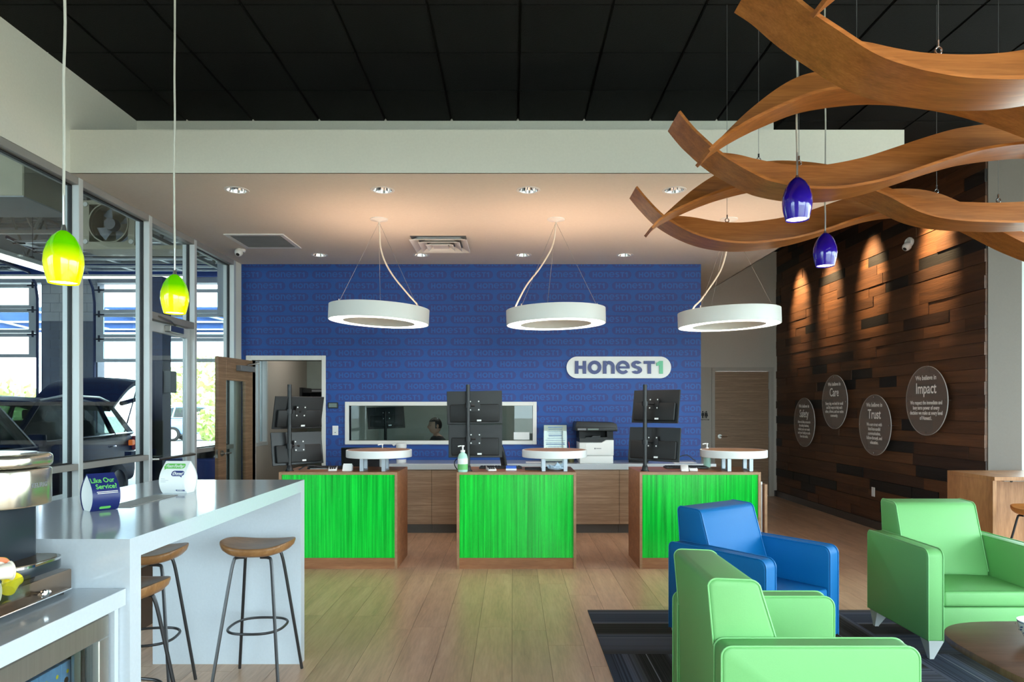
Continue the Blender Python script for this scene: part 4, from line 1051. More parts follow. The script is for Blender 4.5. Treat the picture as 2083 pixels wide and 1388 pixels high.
egg(1621.5, 448, 3.255, m_shp, 'cobalt violet glass pendant, larger, in front of the middle wooden ribbon', 'violet glass pendants among the ribbons', 1.05)
egg(1678.5, 542, 4.16, m_shp, 'cobalt violet glass pendant, smaller and lower, before the wood wall', 'violet glass pendants among the ribbons', 1.05)

# ================================================================== WOODEN RIBBONS
def ribbon(label, Yf, edge_px, wires, Wd=.23, fin=.19, taper=.6):
    pts = [((x - CX) / F * Yf, EYE + (CY - y) / F * Yf) for x, y in edge_px]
    P3 = spline([(x, 0, z) for x, z in pts], 7)
    th = .013
    t = thing('wooden_ribbon', label, 'ceiling ornament', (P3[0].x, Yf, P3[0].z), 0, 'bent wood wave ribbons under the ceiling')
    o = P3[0]; L = [0.0]
    for a, b in zip(P3, P3[1:]): L.append(L[-1] + (b - a).length)
    rowsA, rowsB = [], []; fz = []
    for i, p in enumerate(P3):
        d = (P3[min(i + 1, len(P3) - 1)] - P3[max(i - 1, 0)]).normalized(); n = Vector((-d.z, 0, d.x))
        q = p - o; u = min(1, L[i] / taper); s = u * u * (3 - 2 * u); f = .016 + (fin - .016) * s; g = (n * (1 - s) + Vector((0, 0, 1)) * s).normalized() * max(f, th * 1.2)
        fz.append(f)
        rowsA.append([(q.x, 0, q.z), (q.x, Wd, q.z), (q.x + n.x * th, Wd, q.z + n.z * th), (q.x + n.x * th, 0, q.z + n.z * th)])
        rowsB.append([(q.x + n.x * th * .8, Wd - .013, q.z + n.z * th * .8), (q.x + n.x * th * .8, Wd, q.z + n.z * th * .8), (q.x + g.x, Wd, q.z + g.z), (q.x + g.x, Wd - .013, q.z + g.z)])
    MB().loft(rowsA, True).build('curved_strip', m_ribbon, t, smooth=40); MB().loft(rowsB, True).build('upright_strip', m_ribbon, t, smooth=40)
    for wx in wires:
        X = (wx - CX) / F * (Yf + Wd - .006); j = min(range(len(P3)), key=lambda i: abs(P3[i].x - X)); q = P3[j] - o; z = q.z + fz[j]
        x = q.x; y = Wd - .0065
        MB().tube([(x + .012 * math.cos(2 * PI * k / 14), y, z + .014 + .012 * math.sin(2 * PI * k / 14)) for k in range(15)], .0032, 6).cyl((x, y, z - .005), (x, y, z + .004), .003, n=6).cyl((x, y, z + .026), (x, y, z + .05), .005, n=8).build('eye_hook', m_chrome, t)
        MB().cyl((x, y, z + .05), (x, y, ZC - .014 - o.z), .0014, n=6).build('suspension_wire', m_wire, t)
ribbon('nearest bent wood ribbon, sagging in a broad curve at upper right', 2.16,
       [(1541, -60), (1580, -34), (1619, 0), (1653, 27), (1700, 58.6), (1780, 109), (1850, 135), (1921, 151), (1986, 159), (2083, 161), (2180, 152), (2300, 125), (2420, 85), (2540, 60), (2650, 70)], [1913, 2380])
ribbon('topmost bent wood ribbon whose pointed tip crosses the nearest one', 1.944,
       [(1719, -47), (1800, -112), (1900, -165), (2020, -200), (2150, -205), (2280, -180), (2420, -120), (2560, -50), (2660, -20)], [2100], .207, .171)
ribbon('middle bent wood ribbon sagging behind the larger violet pendant', 3.33,
       [(1380, 228), (1400, 253), (1421, 275), (1469.8, 316.7), (1542, 358), (1582.7, 372.5), (1647, 383), (1703.7, 383.5), (1744, 379), (1804.6, 366), (1865, 347), (1925.6, 326.7), (1986, 308.6), (2026, 300.5), (2083, 293), (2160, 288), (2260, 298), (2380, 335)], [1628, 2140])
ribbon('middle arched bent wood ribbon rising behind the nearest ribbon', 2.997,
       [(1445, 307.5), (1470, 284), (1502, 262), (1542.4, 239.5), (1582.7, 220.5), (1647, 194.4), (1703.7, 181), (1780, 172), (1840, 171), (1900, 176), (1983, 189), (2070, 213), (2156, 244), (2260, 285), (2380, 315)], [1740, 2150], .207, .171)
ribbon('farthest bent wood ribbon, sagging over the right ring light', 4.30,
       [(1293, 381), (1315.5, 408), (1346.7, 439), (1387, 464.5), (1431.5, 483), (1476, 492.5), (1520.8, 495.5), (1565.5, 492.5), (1623, 484), (1679.5, 469), (1744, 447), (1800, 431), (1850, 424), (1900, 423.5), (1950, 432), (2002, 453), (2083, 494), (2160, 525)], [1481, 1907])
ribbon('farthest arched bent wood ribbon, dipping again at the right', 3.870,
       [(1328.5, 465), (1346.7, 446), (1380, 427), (1416.7, 410), (1446, 398), (1488, 384), (1550, 369), (1620, 363), (1700, 369), (1760, 382), (1806, 399), (1841.8, 418), (1880, 434.6), (1922.7, 445), (1970, 450), (2018, 452), (2082, 453), (2180, 447), (2300, 428)], [1545, 2029], .207, .171)

# spotlights washing the wood wall
for i, (Y, sz) in enumerate(((10.75, 1.0), (9.72, 1.0), (8.62, 1.0), (7.32, 1.0))):
    t = thing('track_spotlight', '%s black ceiling spotlight from the back along the wood wall' % rown[i], 'light', (3.95, Y, ZC - .012), 0, 'black spotlights washing the wood wall')
    MB().cyl((0, 0, 0), (0, 0, -.02), .05, n=20).cyl((0, 0, -.02), (0, 0, -.08), .01, n=8).build('mount', m_blackm, t)
    MB().cyl((-.03, 0, -.05), (.035, 0, -.15), .036, n=20).build('can', m_blackm, t)
    d = bpy.data.lights.new('spot_lamp', 'SPOT'); d.energy = 560; d.color = (1, .73, .40); d.spot_size = math.radians(44); d.spot_blend = 1.0; d.shadow_soft_size = .07
    o = bpy.data.objects.new('spot_lamp', d); C.objects.link(o); o.parent = t; o.location = (.045, 0, -.165)
    o.rotation_euler = Vector((.46, 0, -.70)).to_track_quat('-Z', 'Y').to_euler()

# ================================================================== ARMCHAIRS
ZF = .0075
def armchair(loc, rz, label, mv, mp):
    t = thing('armchair', label, 'armchair', (loc[0], loc[1], ZF), rz, 'low vinyl armchairs on the carpet')
    hw = .37
    def arc(cx_, cz, r, a0, a1, n=6): return [(cx_ + r * math.cos(math.radians(a0 + (a1 - a0) * k / n)), cz + r * math.sin(math.radians(a0 + (a1 - a0) * k / n))) for k in range(n + 1)]
    prof = [(-.345, .112), (.345, .112)] + arc(.31, .617, .035, 0, 90) + arc(-.297, .604, .048, 90, 180)
    for s in (-1, 1):
        xa, xb = (s * hw - .1, s * hw) if s > 0 else (s * hw, s * hw + .1)
        a = MB().prism(prof, xa, xb, 'yz').bevel(.012, 3).build('arm', mv, t, smooth=50)
        for xx in (xa + .006, xb - .006):
            pts = [(xx, y + (.004 if y > 0 else -.004) * .4, z + .001) for y, z in prof[1:] + prof[:1]]
            MB().tube(pts, .0035, 6).build('piping', mp, a)
    iw = hw - .102
    bp = [(.05, .20), (.05, .43), (.165, .80)] + arc(.215, .815, .045, 150, 90, 4) + arc(.335, .835, .03, 90, 10, 4) + [(.345, .62), (.338, .2)]
    b = MB().prism(bp, -iw, iw, 'yz').bevel(.016, 3).build('backrest', mv, t, smooth=50)
    for xx in (-iw + .006, iw - .006):
        MB().tube([(xx, y, z) for y, z in bp[1:-1]], .0035, 6).build('piping', mp, b)
    # crowned seat cushion
    rows = []
    for j in range(9):
        v = j / 8; y = -.338 + .40 * v
        rows.append([(-iw + 2 * iw * i / 8, y, .405 + .022 * (1 - ((i - 4) / 4) ** 2) * (1 - (2 * v - 1) ** 4 * .8)) for i in range(9)])
    cu = MB().box(-iw, iw, -.338, .062, .312, .405).bevel(.02, 3); cu.build('seat_cushion', mv, t, smooth=50)
    MB().loft(rows, caps=False).build('seat_crown', mv, t, smooth=60)
    MB().box(-iw, iw, -.330, .30, .15, .308).bevel(.008, 2).build('front_rail', mv, t, smooth=50)
    for sx in (-1, 1):
        for sy in (-1, 1):
            x, y = sx * .31, sy * .29
            rows = [[(x - w1, y - w2, z), (x + w1, y - w2, z), (x + w1, y + w2, z), (x - w1, y + w2, z)] for z, w1, w2 in ((.112, .044, .044), (.106, .044, .044))]
            xo, yo = x + sx * .018, y + sy * .018
            rows.append([(xo - .013, yo - .013, .004), (xo + .013, yo - .013, .004), (xo + .013, yo + .013, .004), (xo - .013, yo + .013, .004)])
            rows.append([(a, b_, 0) for a, b_, c_ in rows[-1]])
            MB().loft(rows, True).build('leg', m_alu, t, smooth=0)
    return t
armchair((1.075, 2.765), PI / 2, 'pale green vinyl armchair nearest the camera, seen from its side', m_greenv, m_greenp)
armchair((1.478, 4.247), math.radians(35.5), 'blue vinyl armchair angled in front of the right desk', m_bluev, m_bluep)
armchair((2.81, 4.395), 0, 'green vinyl armchair facing the camera before the wood wall', m_greenv, m_greenp)

# coffee table with bowl
t = thing('coffee_table', 'walnut coffee table with rounded corners at the lower right', 'table', (2.475, 2.87, ZF))
def sup(a, n, e): return [(a * math.copysign(abs(math.cos(2 * PI * k / n)) ** (2 / e), math.cos(2 * PI * k / n)), a * math.copysign(abs(math.sin(2 * PI * k / n)) ** (2 / e), math.sin(2 * PI * k / n))) for k in range(n)]
pl = sup(.51, 72, 3.2)
MB().prism(pl, .408, .440, 'xy').bevel(.004, 2, 50).build('tabletop', m_coffee, t, smooth=30)
MB().cyl((0, 0, .01), (0, 0, .408), .04, n=20).build('post', m_alu, t); MB().lathe([(0, 0), (.25, 0), (.25, .008), (.05, .02), (0, .02)], 36).build('base', m_alu, t)
zb = ZF + .441
t = thing('bowl', 'white bowl with leaf pattern on the walnut coffee table', 'bowl', (2.335, 3.055, zb))
MB().lathe([(0, .002), (.035, 0), (.036, .006), (.052, .02), (.072, .06), (.081, .098), (.0785, .098), (.068, .06), (.048, .022), (0, .012)], 40).build('bowl', m_bowl, t)
MB().lathe([(.0797, .090), (.0803, .0935)], 40).build('rim_band', m_bowlp, t)
lb = MB()
for k in range(9):
    a = 2 * PI * k / 9 + .3
    for q, (dz, da) in enumerate(((.06, 0), (.075, .16), (.05, .2))):
        rr = .052 + (dz - .02) * .5 + .0035; ca = a + da
        p = Vector((rr * math.cos(ca), rr * math.sin(ca), dz)); u = Vector((-math.sin(ca), math.cos(ca), .5)).normalized(); n = Vector((math.cos(ca), math.sin(ca), -.45)).normalized(); w = n.cross(u)
        lb.bm.faces.new([lb.bm.verts.new(p + u * (.011 * c_) + w * (.004 * s_) + n * .0012) for c_, s_ in ((-1, 0), (0, -1), (1, 0), (0, 1))])
lb.build('leaf_print', m_bowlp, t, smooth=0)['kind'] = 'stuff'

# right hand wood counter and stool
t = thing('laptop_counter', 'oak laminate counter with end panel by the right pier', 'counter', (3.99, 5.70, 0))
bx('countertop', m_counterw, 0, 1.9, 0, .62, .893, .925, t, .002); bx('end_panel', m_counterw, .0, .032, .02, .62, 0, .893, t, .002); bx('back_panel', m_counterw, .032, 1.9, .58, .60, .0, .893, t)
b = bx('bracket', m_alug, .18, .60, .14, .18, .873, .893, t); MB().cyl((.24, .135, .876), (.24, .145, .876), .010, n=12).build('bolt', m_blackm, b)
def saddle(a, b_, th, n=36, lift=.035):
    top, bot = [], []
    M_ = MB(); rings = 7
    def zt(x, y): return lift * abs(x / a) ** 2.6 + .012 * (y / b_) ** 2 * (1 if y > 0 else .2)
    def pt(k, f, dz): 
        c_, s_ = math.cos(2 * PI * k / n), math.sin(2 * PI * k / n); e = 2 / 2.7
        x = a * f * math.copysign(abs(c_) ** e, c_); y = b_ * f * math.copysign(abs(s_) ** e, s_)
        return (x, y, zt(x, y) + dz)
    rows = [[pt(k, f, 0) for k in range(n)] for f in (.02, .3, .55, .75, .88, .96)]
    rows += [[pt(k, .995, -.004) for k in range(n)], [pt(k, 1.0, -.014) for k in range(n)], [pt(k, .96, -th * .72) for k in range(n)], [pt(k, .85, -th) for k in range(n)], [pt(k, .4, -th) for k in range(n)], [pt(k, .02, -th) for k in range(n)]]
    M_.loft(rows, True, True); return M_
def stool(loc, rz, label, mseat, H_=.76):
    t = thing('bar_stool', label, 'stool', (loc[0], loc[1], 0), rz, 'wooden seat bar stools')
    saddle(.192, .145, .045).xf(Matrix.Translation((0, 0, H_ - .01))).build('seat', mseat, t, smooth=60)
    for sx in (-1, 1):
        for sy in (-1, 1):
            MB().tube(spline([(sx * .04, sy * .075, H_ - .062), (sx * .085, sy * .08, H_ - .064), (sx * .10, sy * .085, H_ - .085), (sx * .118, sy * .11, H_ - .22), (sx * .178, sy * .195, .004)], 4), .0085, 8).build('leg', m_steel, t)
    k_ = (H_ - .085 - .31) / (H_ - .085)
    rx, ry = .10 + .078 * k_, .085 + .11 * k_
    pts = [((rx * 1.02) * math.copysign(abs(math.cos(q)) ** .75, math.cos(q)), (ry * 1.02) * math.copysign(abs(math.sin(q)) ** .75, math.sin(q)), .31) for q in [2 * PI * k / 48 for k in range(49)]]
    MB().tube(pts, .007, 8).build('foot_ring', m_steel, t)
    return t
stool((-1.385, 3.745), 0, 'wooden saddle bar stool in full view before the bar far panel', m_seatw)
stool((-1.89, 3.56), math.radians(8), 'wooden saddle bar stool half hidden, on the glazing side of bar', m_seatw)
stool((-1.635, 2.86), math.radians(-6), 'wooden saddle bar stool mostly hidden behind near bar leg', m_seatw)
t = stool((4.28, 5.62), math.radians(90), 'orange wood stool with chrome legs under the oak counter', m_seatorange, .67)

# ================================================================== BAR
t = thing('bar_table', 'white quartz waterfall bar table at the left', 'table', (-1.6675, 3.15, 0))
BX0, BX1, BY0, BY1, BT = -.4325, .4325, -.93, .93, .066
bx('top_slab', m_quartz, BX0, BX1, BY0, BY1, 1.07 - BT, 1.07, t, 0)
bx('waterfall_panel', m_quartz, BX0, BX1, BY0, BY0 + BT, 0, 1.07 - BT, t, 0); bx('waterfall_panel', m_quartz, BX0, BX1, BY1 - BT, BY1, 0, 1.07 - BT, t, 0)
tag(bx('power_plate', m_alug, -1.735, -1.625, 2.93, 3.34, 1.0705, 1.0735, None, .001), 'flat gray flush plate on the white bar between the tent cards', 'plate')

def tent(loc, rz, w, hgt, label, front):
    t = thing('tent_card', label, 'tent card', (loc[0], loc[1], 1.0705), rz, 'folded tent cards on the white bar')
    prof = []
    n = 14
    for k in range(n + 1):
        u = k / n; z = hgt * u; d = .034 + .022 * math.sin(PI * min(1, (1 - u) * 1.0) ** .9) * 1.0
        d = (.032 + .032 * math.sin(PI * u ** .8)) * (1 - u ** 5) + .0006
        prof.append((d, z))
    def face(sgn, off=0.0, x0=-w / 2, x1=w / 2):
        return [[(x0 + (x1 - x0) * i / 4, sgn * (d + off), z) for i in range(5)] for d, z in prof]
    MB().loft(face(-1), caps=False).build('front_panel', front, t, smooth=60, recalc=False); MB().loft(face(1), caps=False).build('back_panel', front if front is m_tentn else m_paper, t, smooth=60, recalc=False)
    for s in (-1, 1):
        b = MB(); xs = s * (w / 2 - .004)
        b.loft([[(xs, -d * .96, z), (xs - s * .012 * math.sin(PI * z / hgt), 0, z), (xs, d * .96, z)] for d, z in prof], caps=False)
        b.build('side_gusset', m_paper, t, smooth=60)
    bx('bottom_flap', m_paper, -w / 2 + .004, w / 2 - .004, -.03, .03, 0, .001, t)
    def d_at(z): 
        u = z / hgt; return (.032 + .032 * math.sin(PI * u ** .8)) * (1 - u ** 5)
    def wrap(o, off):
        for v in o.data.vertices: v.co.y = -d_at(max(0, min(hgt, v.co.z))) - off - max(0, -v.co.y) * .2
    return t, wrap
def flat(x, z): return basis((1, 0, 0), (0, 0, 1), (x, 0, z))
def dense(name, poly, m, t, wrap, off):
    b = MB(); f = b.bm.faces.new([b.bm.verts.new((u, 0, v)) for u, v in poly])
    zs = [p[1] for p in poly]; z = min(zs) + .006
    while z < max(zs):
        bmesh.ops.bisect_plane(b.bm, geom=b.bm.verts[:] + b.bm.edges[:] + b.bm.faces[:], plane_co=(0, 0, z), plane_no=(0, 0, 1)); z += .006
    o = b.build(name, m, t, smooth=0, recalc=False); wrap(o, off); return o
t, wrap = tent((-1.715, 2.862), math.radians(52), .106, .152, 'navy tent card asking Like Our Service on the white bar', m_tentn)
for s_, z_, dx in (('Like Our', .124, -.004), ('Service?', .100, .004)):
    o = text('headline', s_, .0255, m_tentg, flat(dx, z_), t, bold=.0005, sx=.98); wrap(o, .0008)
for k in range(2): dense('small_print', [(u + .004, v + .080 - k * .006) for u, v in rq(-.04 + .002 * k, -.0012, .04, .0012)], m_textw, t, wrap, .0008)
dense('button_print', [(u, v + .0135) for u, v in rrect(.044, .011, .0054, 4)], m_tentg, t, wrap, .0008)
t, wrap = tent((-1.675, 3.45), math.radians(-4), .128, .158, 'white tent card reading Text-To-Pay Done on the white bar', m_paper)
dense('green_bubble', [(u - .004, v + .134) for u, v in rrect(.108, .024, .0118, 5)], m_tentg, t, wrap, .0006)
dense('green_bubble_tail', [(-.052, .124), (-.040, .124), (-.049, .116)], m_tentg, t, wrap, .0006)
o = text('headline', 'Text-To-Pay', .0185, m_paper, flat(-.004, .134), t, bold=.0004, sx=.96, shear=.2); wrap(o, .0014)
dense('navy_bubble', [(u + .026, v + .100) for u, v in rrect(.066, .026, .0128, 5)], m_navy, t, wrap, .0006)
dense('navy_bubble_tail', [(.036, .089), (.050, .089), (.049, .081)], m_navy, t, wrap, .0006)
o = text('headline', 'Done!', .0205, m_paper, flat(.026, .100), t, bold=.0005, shear=.2); wrap(o, .0014)
for k, ww in enumerate((.022, .04, .026)): dense('small_print', rq(-.056, .073 - k * .007, -.056 + ww, .0745 - k * .007), m_ink, t, wrap, .0006)
dense('navy_pill', [(u + .036, v + .016) for u, v in rrect(.046, .008, .0039, 4)], m_navy, t, wrap, .0006)
o = text('pill_word', 'HONEST1', .0072, m_paper, flat(.036, .016), t, bold=.0002, sx=1.05); wrap(o, .0012)

# ================================================================== COFFEE STATION
t = thing('coffee_counter', 'lower white counter with coffee machine against the bar near end', 'counter', (-1.68, 1.25, 0))
bx('worktop', m_quartz, -.44, .435, -.95, .966, .858, .912, t, .002); bx('end_panel', m_quartzm, -.42, .41, .945, .966, 0, .858, t); bx('back_panel', m_quartzm, -.44, -.42, -.95, .966, 0, .858, t); bx('end_panel', m_quartzm, -.42, .41, -.95, -.93, 0, .858, t); bx('base_panel', m_quartzm, -.42, .38, -.93, .945, 0, .06, t)
fr_ = thing('beverage_fridge', 'stainless glass door beverage fridge under the coffee counter', 'fridge', (-1.68, 1.62, .061))
bx('cabinet', m_fridgein, -.36, -.34, -.52, .55, 0, .79, fr_); bx('cabinet', m_fridgein, -.34, .36, .53, .55, 0, .79, fr_); bx('cabinet', m_fridgein, -.34, .36, -.52, -.5, 0, .79, fr_); bx('cabinet', m_fridgein, -.34, .36, -.5, .53, .76, .79, fr_); bx('cabinet', m_fridgein, -.34, .36, -.5, .53, 0, .03, fr_)
dr = MB()
for (ya, yb, za, zb_) in ((-.52, .55, .715, .782), (-.52, .55, .02, .08), (-.52, -.465, .08, .715), (.497, .55, .08, .715)): dr.box(.362, .408, ya, yb, za, zb_)
dr.bevel(.003, 1).build('door_frame', m_stain, fr_, smooth=0)
MB().box(.38, .388, -.465, .497, .08, .715).build('door_glass', m_glass, fr_, smooth=0)
bx('trim_strip', m_stain, .365, .374, .43, .46, .08, .715, fr_)
for z in (.26, .54):
    b = MB()
    for k in range(14): b.cyl((-.3 + .045 * k, -.48, z), (-.3 + .045 * k, .51, z), .003, n=6)
    b.cyl((.3, -.48, z), (.3, .51, z), .005, n=6); b.build('wire_shelf', m_chrome, fr_)['kind'] = 'stuff'
first = None
CN = ('rightmost', 'second from right', 'third from right', 'fourth from right', 'fifth from right', 'sixth from right')
for k in range(6):
    y = 2.05 - k * .047
    lab_ = 'blue drink carton with fruit print in the fridge, %s' % CN[k]
    if first is None:
        first = thing('drink_carton', lab_, 'carton', (-1.36, y, .6065), 0, 'blue drink cartons in the fridge')
        bx('box', m_carton, -.03, .03, -.0225, .0225, 0, .13, first, .002)
        bb = MB().lathe([(0, .0302), (.010, .0302)], 14).xf(Matrix.Rotation(PI / 2, 4, 'Y')).xf(Matrix.Translation((0, 0, .075))); bb.build('fruit_print', m_bronze, first, smooth=0)
        bb = MB().lathe([(0, .0304), (.006, .0304)], 14).xf(Matrix.Rotation(PI / 2, 4, 'Y')).xf(Matrix.Translation((0, .006, .10))); bb.build('fruit_print', m_yel, first, smooth=0)
    else: dup(first, (-1.36, y, .6065), None, lab_)
# drawer, tray, pods, coffee maker
t = thing('pod_storage_box', 'bronze mirrored pod drawer under the coffee machine', 'drawer', (-1.58, 1.87, .912))
b = MB().box(-.2, .19, -.32, .30, .012, .075).bevel(.004, 2); b.build('drawer_body', m_bronze, t)
MB().tube([(.190, .14, .038), (.205, .14, .038)], .006, 8).lathe([(0, -.012), (.010, -.010), (.013, 0), (.010, .010), (0, .012)], 14, (.213, .14, .038)).tube([(.213, .12, .038), (.213, .16, .038)], .007, 8).build('knob', m_chrome, t)
MB().cyl((.19, -.31, .012), (.19, .295, .012), .003, n=8).build('base_wire', m_chrome, t)
for sx in (-.17, .17):
    for sy in (-.29, .27): MB().cyl((sx, sy, 0), (sx, sy, .013), .012, n=10).build('foot', m_blackm, t)
t = thing('coffee_machine', 'silver and black pod coffee machine at the left edge', 'coffee maker', (-1.56, 1.985, .988))
def stad(x0, x1, hy, r, n=8): # rounded front (at x1), square back
    out = [(x0, -hy)]
    for k in range(n + 1): a = -PI / 2 + (PI / 2) * k / n; out.append((x1 - r + r * math.cos(a), -hy + r + r * math.sin(a)))
    for k in range(n + 1): a = (PI / 2) * k / n; out.append((x1 - r + r * math.cos(a), hy - r + r * math.sin(a)))
    out.append((x0, hy)); return out
MB().prism(stad(-.20, .215, .113, .07), .028, .062, 'xy').bevel(.003, 2, 50).build('drip_base', m_cmk, t, smooth=40)
MB().prism(stad(-.05, .207, .105, .065), .062, .064, 'xy').build('drip_grille', m_tray, t, smooth=0)
MB().prism(stad(.02, .2153, .1133, .07), .056, .0625, 'xy').build('chrome_rim', m_chrome, t, smooth=40)
MB().box(.02, .07, -.03, .02, .0642, .0648).build('dark_grille_patch', m_blackm, t, smooth=0)  # small flat black rectangle just above the drip grille
MB().prism(stad(-.20, .13, .10, .03), 0, .225, 'xy').bevel(.004, 2, 50).build('neck', m_cmk, t, smooth=40)
MB().prism(stad(-.22, .195, .118, .09), .222, .330, 'xy').bevel(.006, 2, 50).build('brew_head', m_cmh, t, smooth=40)
MB().prism(stad(-.22, .197, .120, .09), .333, .372, 'xy').bevel(.012, 3, 50).build('lid', m_cmh, t, smooth=40)
MB().prism(stad(-.20, .16, .09, .07), .372, .376, 'xy').build('lid_plate', m_stain, t, smooth=40)
text('maker_name', 'KEURIG', .019, m_grayp, basis((0, 1, 0), (0, 0, 1), (.1954, .0, .282)), t, bold=.0003)
t = thing('pod_tray', 'clear acrylic tray of coffee pods in front of the machine', 'tray', (-1.385, 1.775, .988))
b = MB().box(-.15, .085, -.16, .08, 0, .004).box(-.15, .085, -.16, -.156, .004, .055).box(-.15, .085, .076, .08, .004, .055).box(-.15, -.146, -.156, .076, .004, .055).box(.081, .085, -.156, .076, .004, .055)
b.build('tray', m_clear, t, smooth=0)
PODS = [(.05, -.06, .026, m_crm, m_org, 70, 'cream coffee pod lying in the clear tray, front'), (.055, .046, .03, m_yel, m_org, 200, 'yellow coffee pod with orange lid at the tray corner'), (-.07, .0, .03, m_crm, m_yel, 20, 'cream coffee pod with yellow foil lid in the tray'), (.055, -.03, .026, m_org, m_crm, 110, 'orange coffee pod with cream lid low in the tray'), (.0, -.07, .026, m_yel, m_crm, 310, 'yellow coffee pod with cream lid at tray back'), (.058, .012, .072, m_crm, m_yel, 150, 'cream pod topping the pile in the clear tray'), (.03, .048, .082, m_yel, m_org, 30, 'yellow pod topping the pile beside the machine')]
for (x, y, z, ma, mb_, an, lb_) in PODS:
    p = thing('coffee_pod', lb_, 'pod', (-1.385 + x, 1.775 + y, .994 + z), 0, 'coffee pods in the clear tray'); p.rotation_euler = (math.radians(60 + an % 40), 0, math.radians(an))
    MB().lathe([(0, -.022), (.017, -.022), (.0215, .018), (.025, .02), (.025, .022)], 20).build('cup', ma, p); MB().lathe([(0, .0225), (.0248, .0225)], 20).build('lid', mb_, p, smooth=0); MB().lathe([(0, .0228), (.013, .0228)], 16).build('label', m_crm, p, smooth=0)

# ================================================================== REPAIR SHOP beyond the glazing
SY, SZ = 15.0, 5.5
struct(bx('floor_shop', m_shopf, -16, XL - .15, YF, SY + .2, -.15, -.004))
struct(MB().box(-16, XL - .15, YF - .2, SY + .2, SZ, SZ + .2).build('ceiling_shop', m_deck, smooth=0))
db = MB()
for k in range(70):
    y = -2.8 + k * .255
    if y > SY: break
    db.prism([(y, SZ), (y + .03, SZ - .075), (y + .13, SZ - .075), (y + .16, SZ)], -16, XL - .15, 'yz')
db.build('deck_rib', m_deck, bpy.data.objects['ceiling_shop'], smooth=0)['kind'] = 'stuff'
struct(bx('wall_shop_west', m_shopw, -16.2, -16, YF, SY + .2, 0, SZ)); struct(MB().box(-16, -14.6, YF - .2, YF, 0, SZ).box(-9.9, -9.2, YF - .2, YF, 0, SZ).box(-4.4, XL - .15, YF - .2, YF, 0, SZ).box(-14.6, -9.9, YF - .2, YF, 4.1, SZ).box(-9.2, -4.4, YF - .2, YF, 4.1, SZ).build('wall_shop_south', m_shopw, smooth=0))
struct(MB().box(XL - .35, XL - .14, YB + .1, SY, 2.7, SZ).box(XL - .14, XL, YU + .0, YB, ZS + .4, SZ).box(XL - .35, XL - .14, 9.8, SY, 0, 2.7).build('wall_shop_east', m_shopw, smooth=0))
struct(MB().box(XL - .14, XL - .132, YF, 8.6, ZS, SZ).build('wall_shop_glazing_head', m_shopw, smooth=0))
def openx(px): return (px - CX) / F * SY
O1 = (openx(-262), openx(84)); O2 = (openx(199), openx(590)); HZ = 4.24
wn_ = MB()
wn_.box(-16, O1[0], SY, SY + .25, 0, SZ).box(O1[0], O1[1], SY, SY + .25, HZ, SZ).box(O2[0], O2[1], SY, SY + .25, HZ, SZ).box(O2[1], XL - .14, SY, SY + .25, 0, SZ)
w_ = struct(wn_.build('wall_shop_north', m_shopw, smooth=0))
# block pier between the two bay doors, built course by course
pb = MB(); z = 0; r_ = 0
lower = MB()
while z < SZ - .01:
    h_ = min(.2, SZ - z); x = O1[1] + .0
    offs = 0 if r_ % 2 else -.2
    xx = O1[1] + offs
    while xx < O2[0]:
        a, b_ = max(xx, O1[1]), min(xx + .4, O2[0])
        if b_ - a > .02:
            o = MB().box(a + .004, b_ - .004, SY - .006, SY + .25, z + .004, z + h_ - .004).build('block', m_shopd if z < 3.35 else m_shopw, w_, smooth=0)
        xx += .4
    z += h_; r_ += 1
bx('mortar', m_shopd, O1[1] + .002, O2[0] - .002, SY, SY + .245, 0, SZ, w_)
tag(bx('blue_header_band', m_shopb, -15.9, XL - .36, SY - .12, SY - .02, 4.36, 4.62), 'long blue painted band above the shop bay doors', 'beam')
def overhead_door(x0, x1, zbot, label):
    t = thing('overhead_door', label, 'garage door', ((x0 + x1) / 2, SY - .10, 0), 0, 'glazed overhead bay doors')
    w = x1 - x0; hs = .53
    def section(M, first=False):
        b = MB(); fr_w = .075
        n = 4
        b.box(-w / 2, w / 2, -.02, .02, 0, fr_w).box(-w / 2, w / 2, -.02, .02, hs - fr_w - .006, hs - .006)
        for k in range(n + 1):
            c_ = -w / 2 + w * k / n; a = max(-w / 2, c_ - .07 if k in (0, n) else c_ - .04); e = min(w / 2, c_ + .07 if k in (0, n) else c_ + .04)
            if k == 0: e = -w / 2 + .16
            if k == n: a = w / 2 - .16
            b.box(a, e, -.02, .02, fr_w, hs - fr_w - .006)
        o = b.xf(M).build('section', m_rail, t, smooth=0)
        MB().box(-w / 2 + .1, w / 2 - .1, -.006, -.002, fr_w, hs - fr_w).xf(M).build('pane', m_glass, o, smooth=0)
        hb = MB()
        for sx in (-w / 2 + .07, w / 2 - .07): hb.box(sx - .05, sx + .05, -.04, -.02, hs - .05, hs - .02).cyl((sx - .11, -.035, hs - .035), (sx + .11, -.035, hs - .035), .014, n=8).box(sx - .02, sx + .02, -.035, -.02, hs - .09, hs + .05)
        hb.xf(M).build('hinge', m_black, o, smooth=0)
    z = zbot
    while z + hs < HZ + .3:
        section(Matrix.Translation((0, 0, z))); z += hs
    zt = max(z + .12, 4.42)
    for k in range(4):
        section(Matrix.Translation((0, -.35 - k * hs, zt + .04 * k)) @ Matrix.Rotation(PI / 2 + .04, 4, 'X'))
    for sx in (-w / 2 - .03, w / 2 + .03):
        MB().tube([(sx, -.02, .1), (sx, -.02, z - .3), (sx, -.08, z + .0), (sx, -.3, zt - .02), (sx, -2.6, zt + .14)], .03, 6).build('track', m_navyp, t)
    MB().cyl((-w / 2, -.1, zt + .32), (w / 2, -.1, zt + .32), .03, n=8).build('torsion_shaft', m_black, t)
    return t
overhead_door(O1[0] + .03, O1[1] - .03, 2.60, 'glazed overhead bay door at the far left of the shop')
